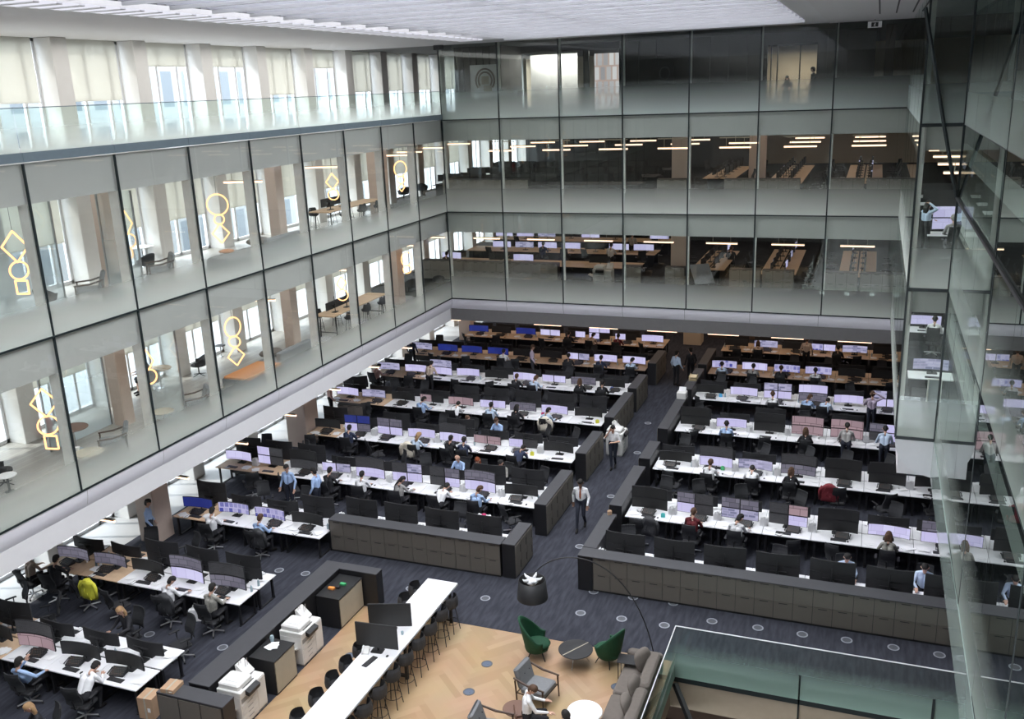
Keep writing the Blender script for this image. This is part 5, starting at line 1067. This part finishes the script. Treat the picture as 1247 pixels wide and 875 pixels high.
B_=[[('d',.42,.6,'diamond'),('c',.27,.9,'ring'),('s',.26,.2,'square')],[('d',.34,-.1,'diamond'),('c',.24,1.1,'ring')],[('c',.36,1.35,'ring'),('c',.2,.5,'small_ring'),('d',.36,1.0,'diamond')],[('d',.3,1.2,'diamond'),('c',.24,.4,'ring')],[('c',.34,1.2,'ring'),('c',.2,.6,'small_ring')]]
for i,y in enumerate((-24.1,-20.0,-15.6,-8.0,-1.8)):
    loopl(y,ZB,A_[i],'glowing loop lamp on the middle floor of the left wing, %s from the left'%ORD[i+1]); loopl(y,ZC,B_[i],'glowing loop lamp on the lowest gallery of the left wing, %s from the left'%ORD[i+1])
for k,(z,nm) in enumerate(((ZB,'middle'),(ZC,'lowest'))):
    for (x,y) in ((-2.4,-7.9),(-2.2,-1.4),(-2.0,-13.9)): pend(x+.4,y,z+2.9,'warm bar pendant by the loop lamp at %s, %s gallery'%({-7.9:'the high table',-1.4:'the inner corner',-13.9:'the curved sofa'}[y],nm),'bar pendants in the galleries',rz=.2)
def mk_ext():
    t=T('fire_extinguisher','','fire extinguisher'); P('cylinder',MB().lathe([(.075,.06),(.08,.08),(.08,.44),(.06,.50),(.025,.54)],n=18),'red',t,smooth=True); P('valve',MB().box(-.02,.02,-.02,.02,.54,.60).tube([(-.09,0,.62),(.05,0,.60)],.01,5),'black',t); P('hose',MB().tube([(.03,0,.57),(.13,0,.54),(.12,0,.30)],.012,6),'black',t); P('stand',MB().cb(-.22,.22,-.14,.14,.0,.06,.01),'chrome',t); return t
for px,py,z,l in ((43,530,ZC,'red extinguisher standing by a pier on the lowest gallery'),(14,361,ZB,'red extinguisher standing by a pier on the middle gallery')):
    x,y=at(px,py,z); o=kind('ext',mk_ext).place((max(x,-4.3),y,z),.4,l); o.scale=(1.15,1.15,1.3)
def mk_tub():
    t=T('tub_chair','','armchair')    # faces +y
    b=MB(); n=19; outer=[];inner=[]
    for j in range(6):
        v=j/5
        for i in range(n):
            a=-PI/2-1.9+3.8*i/(n-1); c=math.cos(a+PI/2); top=.60+.22*max(0,c); z=.40+(top-.40)*v; r_=.28+.05*v
            outer.append((r_*math.cos(a),r_*math.sin(a),z)); inner.append(((r_-.04)*math.cos(a),(r_-.04)*math.sin(a),z))
    N_=len(outer); fs=[(j*n+i,j*n+i+1,(j+1)*n+i+1,(j+1)*n+i) for j in range(5) for i in range(n-1)]
    b.add(outer+inner,fs+[tuple(N_+q for q in reversed(f)) for f in fs]+[(5*n+i,5*n+i+1,N_+5*n+i+1,N_+5*n+i) for i in range(n-1)]+[(j*n,(j+1)*n,N_+(j+1)*n,N_+j*n) for j in range(5)]+[(j*n+n-1,N_+j*n+n-1,N_+(j+1)*n+n-1,(j+1)*n+n-1) for j in range(5)])
    P('shell',b,'charcoal',t,smooth=True); P('seat',MB().lathe([(.20,.38),(.27,.40),(.27,.46),(.22,.48)],n=18),'charcoal',t); P('stem',MB().tube([(0,0,.40),(0,0,.06)],.025,8),'black',t); bs=MB()
    for k in range(4): a=PI/4+PI/2*k; bs.tube([(0,0,.08),(.30*math.cos(a),.30*math.sin(a),.02)],[.02,.012],6)
    P('swivel_base',bs,'black',t); return t
def mk_loungec():
    t=mk_grey(); k_=KIDS.pop(t.name); t.name='gallery_armchair'; KIDS[t.name]=k_; return t
def G_(kd,mk,px,py,z,rz,l,grp=None,dz=0): x,y=at(px,py,z); return kind(kd,mk).place((x,y,z+dz),rz,l,grp)
G_('lc',mk_loungec,140,552,ZC,2.3,'grey armchair with dark arms behind the low white table, lowest gallery','armchairs in the left galleries')
G_('lc',mk_loungec,240,503,ZC,2.4,'grey armchair with brown arms right of the small round table, lowest gallery','armchairs in the left galleries')
G_('lc',mk_loungec,112,368,ZB,2.3,'grey armchair in front of the pink column, middle gallery','armchairs in the left galleries')
G_('lc',mk_loungec,197,342,ZB,2.4,'grey armchair with its back to the glass, middle gallery','armchairs in the left galleries')
G_('tub',mk_tub,243,457,ZC,2.2,'grey tub chair on a stem beside a pier, lowest gallery','tub chairs in the left galleries'); G_('tub',mk_tub,180,336,ZB,1.4,'pale tub chair by the white table, middle gallery','tub chairs in the left galleries')
G_('tub',mk_tub,60,382,ZB,.2,'dark tub chair seen from behind at the far left, middle gallery','tub chairs in the left galleries'); G_('tub',mk_tub,152,358,ZB,2.9,'dark tub chair against the glass beside a fin, middle gallery','tub chairs in the left galleries')
G_('tub',mk_tub,6,590,ZC,-.6,'dark chair cut by the left edge of the photo, lowest gallery','tub chairs in the left galleries')
G_('tub',mk_tub,275,496,ZC,1.0,'dark low chair beside the curved bench, lowest gallery','tub chairs in the left galleries')
G_('tub',mk_tub,492,245,ZB,1.0,'black tub chair right of the pier, middle gallery','tub chairs in the left galleries'); G_('tub',mk_tub,515,240,ZB,.3,'grey tub chair near the corner, middle gallery','tub chairs in the left galleries'); G_('tub',mk_tub,468,252,ZB,1.7,'black tub chair left of the pier, middle gallery','tub chairs in the left galleries')
G_('tub',mk_tub,498,357,ZC,1.2,'black tub chair left of the inner corner, lowest gallery','tub chairs in the left galleries'); G_('tub',mk_tub,535,352,ZC,.4,'grey tub chair in the inner corner, lowest gallery','tub chairs in the left galleries'); G_('tub',mk_tub,508,362,ZC,2.2,'black tub chair beside a fin near the corner, lowest gallery','tub chairs in the left galleries')
def rtable(px,py,z,h,r_,l,m_='beige_cab',ped='chrome'):
    x,y=at(px,py,z+h); t=T('round_table',l,'table',(x,y,z),0,'round tables in the left galleries'); P('table_top',MB().lathe([(r_,h-.03),(r_+.01,h-.015),(r_,h)],n=28),m_,t); P('pedestal',MB().lathe([(r_*.5,0),(r_*.5,.02),(.03,.04),(.03,h-.03)],n=16),ped,t)
rtable(108,550,ZC,.42,.42,'low cream round table with a white cup, lowest gallery'); rtable(88,520,ZC,.75,.45,'brown-topped round table beside the extinguisher, lowest gallery','brown_top'); rtable(198,500,ZC,.5,.35,'small cream round table behind the fin, lowest gallery'); rtable(193,448,ZC,.75,.45,'oak round table at the seated person, lowest gallery','desk_oak_warm')
rtable(172,300,ZB,.75,.42,'white round table beside the pale tub chair, middle gallery','white'); rtable(268,420,ZC,.5,.2,'tiny grey round table by the bench, lowest gallery','charcoal'); rtable(8,578,ZC,.5,.25,'small white side table at the left edge, lowest gallery','white','black')
x,y=at(10,383,ZB); tag(P('drum_stool',MB().lathe([(.17,0),(.08,.12),(.07,.38),(.17,.46),(.17,.49)],n=18),'charcoal',None,(x,y,ZB)),'waisted dark drum stool at the left edge, middle gallery','stool')
x,y=at(104,549,ZC+.42); tag(P('coffee_cup',MB().lathe([(.05,0),(.08,.09)],n=14),'white',None,(x-.3,y,ZC+.425)),'white cup on the low round table, lowest gallery','cup')
# curved bench with coloured seats
for z,nm,m_ in ((ZC,'lowest','orange_mat'),(ZB,'middle','grey_fab')):
    t=T('gallery_bench','long grey bench with low back beside the pink column, %s gallery'%nm,'bench',(-1.95,-15.9,z)); P('base',MB().cb(-.1,1.1,0,2.2,.0,.38,.03),'charcoal',t); P('seat_mat',MB().cb(-.05,1.05,.05,2.15,.38,.46,.03),m_,t); P('rear_seat',MB().cb(-.1,.9,2.2,4.5,.0,.44,.05),'grey_fab',t); P('backrest',MB().cb(.70,.95,2.3,4.5,.44,.78,.05),'grey_fab',t)
    tag(P('bolster',MB().ell((0,0,0),.38,.55,.14,16,8),'taupe_fab',None,(-1.9,-13.0,z+.60),smooth=True),'rounded taupe bolster lying on the bench, %s gallery'%nm,'cushion')
tag(P('seat_pad',MB().ell((0,0,0),.28,.28,.07,16,6),'orange_mat',None,(-1.9,-14.9,ZB+.53),smooth=True),'mustard round seat pad on the middle gallery bench','cushion')
# high tables with stools
def hightable(x,y,z,nm):
    t=T('high_table','oak-topped high work table with black legs, %s gallery'%nm,'table',(x,y,z)); P('table_top',MB().cb(-.5,.5,-2.4,2.4,.98,1.03,.01),'desk_oak_warm',t)
    for yy in (-2.1,2.1): P('leg_frame',MB().tube([(-.42,yy,0),(-.38,yy,.98)],.03,6).tube([(.42,yy,0),(.38,yy,.98)],.03,6).box(-.4,.4,yy-.02,yy+.02,.2,.24),'black',t)
    for i in range(3):
        for s_ in (-1,1): kind('stool',mk_stool).place((x+s_*.78,y-1.6+1.5*i,z),(0 if s_<0 else PI),'black stool at the high table, %s side, %s from the left, %s gallery'%('window' if s_<0 else 'atrium',ORD[i+1],nm),'stools at the gallery high tables')
    for i,yy in enumerate((-1.6,-.6)): array('D',(x,y+yy,z+1.03-.745),-PI/2,'dark twin screens on the high table, %s, %s gallery'%(('left pair','second pair')[i],nm),'screens on the gallery high tables',[of,of])
hightable(-2.1,-6.3,ZC,'lowest'); hightable(-2.3,-5.6,ZB,'middle')
# frosted meeting pods beside the columns
for z,y0,nm in ((ZC,-22.6,'lowest'),(ZB,-23.6,'middle')):
    t=T('glass_partition','frosted glass partition beside the pink column, %s gallery'%nm,'partition',(-3.3,y0,z)); P('glass_sheet',MB().add([(0,0,0),(0,2.5,0),(0,2.5,3.3),(0,0,3.3)],[(0,1,2,3)]),'frosted',t); P('frame',MB().box(-.03,.03,-.04,0,0,3.3).box(-.03,.03,2.5,2.54,0,3.3).box(-.03,.03,0,2.5,3.28,3.34),'steel',t); P('door_handle',MB().tube([(.06,.25,.9),(.06,.25,2.0)],.014,6),'chrome',t)
    t=T('glass_partition','clear glass screen on the right of the pink column, %s gallery'%nm,'partition',(-2.2,y0+3.3,z)); P('glass_sheet',MB().add([(0,0,0),(1.3,0,0),(1.3,0,3.3),(0,0,3.3)],[(0,1,2,3)]),'frosted',t); P('frame',MB().box(-.04,0,-.03,.03,0,3.3).box(1.3,1.34,-.03,.03,0,3.3),'steel',t)
x,y=at(186,478,ZC); person('type',(x,y,ZC),2.4,SB,'trou_black',HB,'long','person in a dark skirt seated at the oak round table, lowest gallery',skirt=True,female=True)
kind('tub',mk_tub).place((x,y,ZC),2.4,'white-based tub chair under the seated person in a skirt, lowest gallery','tub chairs in the left galleries')
# ================================================================== far wing, upper floors
def mk_row(n,along,m_='desk_oak_warm'):
    def f():
        t=T('bench_desk_row','','desk')
        for s_ in (-1,1): P('desk_top',MB().cb(.04 if s_>0 else -DD,DD if s_>0 else -.04,0,n*BW,.715,.745,.006),m_,t); P('panel',MB().box(s_*.60-.02,s_*.60+.02,.1,n*BW-.1,.0,.7),'black',t)
        return t
    return f
def farbench(x,y,z,n,nm,rz=0,lit=.45,gap=1):
    """double bench; runs along +y (rz=0) or along +x (rz=-pi/2)"""
    dk_=z==ZB and rz!=0; kind('row%d%d'%(n,dk_),mk_row(n,0,'charcoal' if dk_ else 'desk_oak_warm')).place((x,y,z),rz,'double %s desk bench, %s'%('dark' if dk_ else 'oak',nm),'desk benches of the far wing')
    c,s_=math.cos(rz),math.sin(rz)
    for i in range(n):
        for sd in (-1,1):
            if R.random()>gap: continue
            u,v=sd*.30,BW*(i+.5); X,Y=x+u*c-v*s_,y+u*s_+v*c
            ok=R.random()<lit; d_=R.choice([w,tx,w]) if ok else of
            array('U',(X,Y,z),rz+(PI/2 if sd>0 else -PI/2),'%s wide monitor, %s place on the %s side, %s'%('lit' if ok else 'dark',ORD[i+1],'near' if (sd>0 and rz) else ('right' if sd>0 else 'left') if not rz else 'far',nm),'monitors of the far wing',[d_])
            if R.random()<.55:
                u,v=sd*1.42,BW*(i+.5)+R.uniform(-.2,.2)
                if y+u*s_+v*c<5.75 or any(abs(x+u*c-v*s_-a)<.9 and abs(y+u*s_+v*c-b)<.8 for a,b in ((13.3,10.9),(10.6,5.6),(5.96,9.),(-2.57,7.3),(4.0,7.6))): continue
                chK().place((x+u*c-v*s_,y+u*s_+v*c,z),rz+(PI/2 if sd>0 else -PI/2)+R.uniform(-.5,.5),'black chair, %s place on the %s side, %s'%(ORD[i+1],'right' if sd>0 else 'left',nm) if not rz else 'black chair, %s place on the %s side, %s'%(ORD[i+1],'near' if sd>0 else 'far',nm),'chairs of the far wing')
for z,nm,y0,n1 in ((ZC,'lowest upper floor',5.3,5),(ZB,'middle upper floor',6.4,7)):
    for i,x in enumerate((19.35,15.6,12.0)): farbench(x,y0+(2.6 if i==2 and z==ZB else .6 if i==2 else 0),z,n1 if i<2 else n1-1-(z==ZB),'%s right bench, %s'%(ORD[i+1],nm),0,.1 if z==ZB else .25)
    for i,y in enumerate((6.4,10.6,14.8)):
        farbench(-3.4,y,z,8,'%s left bench, %s'%(ORD[i+1],nm),-PI/2,.0 if z==ZB else .6,1. if z==ZB else .6)
# cabinets of the far wing behind the glass
for z,y,xs,nm in ((ZC,4.3,[(-3.7,6),(-.7,6),(2.3,4),(7.85,2),(10.1,2),(13.35,3),(14.95,3),(17.9,3),(19.5,3)],'lowest'),(ZB,4.8,[(-2.4,5),(.1,5),(9.55,3),(12.9,3),(14.5,4),(17.9,3),(19.5,3)],'middle')):
    for i,(x,n) in enumerate(xs): cabinet('grey low cabinet behind the far glass, %s from the left, %s upper floor'%(ORD[i+1],nm),'low cabinets of the far wing',x,y,0,n,w=.5,front='cab_grey',z=z)
o=cop().place((6.35,4.65,ZC),-PI/2,'white copier behind the far glass, lowest upper floor')
t=T('flip_board','pale tilted board leaning on a stand, fourth bay of the lowest upper floor','board',(12.35,3.2,ZC),.5); P('board',MB().box(-.5,.5,-.02,.02,.0,1.3).xf(rotx(-.9)).xf(lambda p:(p[0],p[1],p[2]+.55)),'board_grey',t); P('stand',MB().tube([(-.3,.3,0),(-.3,.5,1.1)],.02,6).tube([(.3,.3,0),(.3,.5,1.1)],.02,6),'steel',t)
for i,(px,py,z,ps,rz,sh_,hr_,l) in enumerate([(563,308,ZC,'type',0,SB,HB,'person in black at a lit screen, far left of the lowest upper floor'),(770,300,ZC,'stand',0,SG,HR_,'person in grey standing near the fourth bay, lowest upper floor'),(753,300,ZC,'type',0,SW,HB,'person in white seated, third bay of the lowest upper floor'),(655,300,ZC,'look',.5,'shirt_beige',HB,'person in beige reaching over, second bay of the lowest upper floor'),
    (905,292,ZC,'type',0,SB,HR_,'person in black in the fifth bay, lowest upper floor'),(688,290,ZC,'type',0,SN,HB,'person in navy in the third bay, lowest upper floor')]):
    x,y=at(px,py,z+1.0); y={0:4.98,2:9.05,3:4.98,5:9.05}.get(i,min(y,9)) if ps!='stand' else y; person(ps,(x,y,z),rz,sh_,'trou_black',hr_,'short',l)
# right-hand wing seen through the return
def rdesk(x,y,z,l,rz=0,disp=w,st='U'):
    kind('desk',mk_desk).place((x,y,z),rz,'white desk '+l,'desks in the right wing'); array(st,(x,y+(.6 if rz==0 else -.6),z),rz,'monitor on the white desk '+l,'monitors in the right wing',[disp,disp,disp,disp]); kind('kb',mk_keyboard).place((x,y+(.2 if rz==0 else -.2),z+.746),rz,'keyboard on the white desk '+l,'keyboards in the right wing')
x,y=at(1154,318,ZB); person('type',(x+.1,y,ZB),.1,SG,'trou_grey',HG,'short','grey-haired person seated back-on behind the right glass, middle floor'); chK().place((x+.1,y,ZB),.1,'black office chair under the grey-haired person, middle floor','chairs in the right wing')
rdesk(x+.1,y+.45,ZB,'in front of the grey-haired person, middle floor',0,w,'UU')
x,y=at(1124,312,ZB); person('handhead',(x,y,ZB),-.9,SK,'trou_black',HB,'long','person in a pale top standing sideways behind the right glass, middle floor',female=True)
for i in range(3): rdesk(22.3,-4.5+2.6*i,ZB,'deeper in the right wing, %s back, middle floor'%ORD[i+1],0,of)
x,y=at(1136,405,ZC+.74); y-=.45; person('type',(x,y,ZC),-.1,SW,'trou_black',HB,'short','person in a white shirt seated back-on behind the right glass, lowest floor'); chK().place((x,y,ZC),-.1,'black office chair under the white shirt behind the right glass, lowest floor','chairs in the right wing')
rdesk(x-.3,y+.45,ZC,'in front of the white shirt, lowest floor',0,w,'U'); x,y=at(1136,462,ZC+.74); rdesk(x,y,ZC,'nearest the return glass, lowest floor',0,'scr_text','U')
for i in range(2): rdesk(22.4,-.5+3*i,ZC,'deeper in the right wing, %s back, lowest floor'%ORD[i+1],0,of)
for i,y in enumerate((-9.5,-6.3,-3.0,.4)): pend(22.6,y,ZB+2.7,'pale bar pendant in the right wing, %s from the glass, middle floor'%ORD[i+1],'bar pendants in the right wing')
for i,y in enumerate((-8.5,-4.0)): pend(22.6,y,ZC+2.7,'pale bar pendant in the right wing, %s from the glass, lowest floor'%ORD[i+1],'bar pendants in the right wing')
t=T('glass_enclosure','small glass enclosure standing on the lowest floor behind the return','partition',(21.75,-13.0,ZC)); P('glass_sheet',MB().add([(0,0,0),(1.4,0,0),(1.4,0,1.3),(0,0,1.3)],[(0,1,2,3)]),'frosted',t); P('frame',MB().tube([(0,0,0),(0,0,1.3),(1.4,0,1.3)],.03,6),'grey_fin',t)
# top floor: art, meeting room
t=T('framed_artwork','large pale framed print of dark concentric arches in the top-floor lobby','picture',(1.12,2.95,14.85)); P('frame',MB().box(-.76,.76,-.02,.03,-.78,.80),'white',t)
b=MB(); 
for r_,mi in ((.50,0),(.36,0)): b.tube([(r_*math.cos(a)+.05,-.03,r_*math.sin(a)*1.1+.05) for a in [-.7+(PI+1.4)*i/24 for i in range(25)]],.045,6)
P('printed_arches',b,'brown_wall',t); P('printed_patch',MB().box(-.05,.40,-.024,-.02,-.5,-.2).box(-.15,.25,-.026,-.02,-.15,.25),'beige_cab',t); P('printed_disc',MB().lathe([(.16,0),(.16,.01)],n=20).xf(lambda p:(p[0]-.42,-.03-p[2],p[1]-.45)),'paper',t)
t=T('framed_artwork','dim framed print on the dark lobby wall of the top floor','picture',(9.6,6.25,14.9)); P('frame',MB().box(-.45,.45,-.02,.05,-.5,.5),'charcoal',t); P('printed_ring',MB().tube([(.25*math.cos(a),-.03,.3*math.sin(a)) for a in [2*PI*i/20 for i in range(20)]],.03,5,close=True),'cab_top',t)
t=T('meeting_table','dark table in the lit meeting room of the top floor','table',(15.9,9.5,ZA)); P('table_top',MB().cb(-.9,.9,-.6,.6,.70,.75,.02),'walnut',t); P('pedestal',MB().box(-.6,-.5,-.4,.4,0,.70).box(.5,.6,-.4,.4,0,.70),'black',t)
person('stand',(16.7,7.9,ZA),1.2,SB,'trou_black',HB,'short','person in black standing in the lit meeting room, top floor'); person('type',(15.2,10.75,ZA),PI,SB,'trou_black',HB,'long','person in black seated in the lit meeting room, top floor',female=True)
chK().place((15.2,10.75,ZA),PI,'black chair in the lit meeting room, top floor')
for (x,y,z,sx,sy,nm) in ((15.8,10,15.9,2,3,'meeting'),(4,7.0,16.15,4,1,'lobby')):
    ld=bpy.data.lights.new('ceiling_light_'+nm,'AREA'); ld.shape='RECTANGLE'; ld.size=sx; ld.size_y=sy; ld.energy=260; ld.color=(1,.93,.85); lo=bpy.data.objects.new('ceiling_light_'+nm,ld); lo.location=(x,y,z); COL.objects.link(lo)
# soft area lights added to brighten the galleries and office wings
def area(nm,x,y,z,sx,sy,e,c=(1,.90,.80)):
    ld=bpy.data.lights.new(nm,'AREA'); ld.shape='RECTANGLE'; ld.size=sx; ld.size_y=sy; ld.energy=e; ld.color=c; lo=bpy.data.objects.new(nm,ld); lo.location=(x,y,z); COL.objects.link(lo)
area('gallery_fill_top',-2.6,-14,16.4,3,26,420,(1,.98,.95)); area('gallery_fill_two',-2.6,-14,12.0,3,26,170,(1,.98,.95)); area('gallery_fill_one',-2.6,-14,7.58,3,26,170,(1,.98,.95)); area('office_fill_front_one',9,3.2,7.62,22,1.2,80,(1,.86,.74)); area('office_fill_front_two',9,3.2,12.06,22,1.2,80,(1,.86,.74)); area('office_fill_ground',9,8,3.05,24,12,420,(1,.78,.62)); area('office_fill_level_one',9,11,7.6,24,12,260,(1,.80,.64)); area('office_fill_level_two',12,14,12.0,16,16,330,(1,.80,.64)); area('office_fill_right_one',23.5,-7,7.6,4,12,150,(.95,1,.98)); area('office_fill_right_two',23.5,-7,12.0,4,12,150,(.95,1,.98)); area('lower_room_lights',20,-24,-.6,6,3,22,(1,.8,.6)); area('office_fill_near_right_one',25,-28,7.6,5,24,120); area('office_fill_near_right_two',25,-28,12,5,24,120)
# ------------------------------------------------------------------ light and view
w=bpy.data.worlds.new('world'); sc.world=w; w.use_nodes=True; bg=w.node_tree.nodes['Background']; bg.inputs[0].default_value=(.86,.93,1,1); bg.inputs[1].default_value=9.0
sun=bpy.data.lights.new('sun','SUN'); sun.energy=4; sun.angle=.05; sun.color=(1,.95,.88); so=bpy.data.objects.new('sun',sun); COL.objects.link(so)
so.rotation_euler=Vector((.62,.22,-.75)).to_track_quat('-Z','Y').to_euler()
sc.view_settings.view_transform='Standard'; sc.view_settings.look='None'; sc.view_settings.gamma=1; sc.view_settings.use_curve_mapping=False; sc.view_settings.exposure=0.0
cy=sc.cycles; cy.use_denoising=True; cy.max_bounces=6; cy.diffuse_bounces=3; cy.glossy_bounces=3; cy.transmission_bounces=2; cy.transparent_max_bounces=14
cy.sample_clamp_indirect=4; cy.sample_clamp_direct=20; cy.caustics_reflective=False; cy.caustics_refractive=False; cy.use_light_tree=True
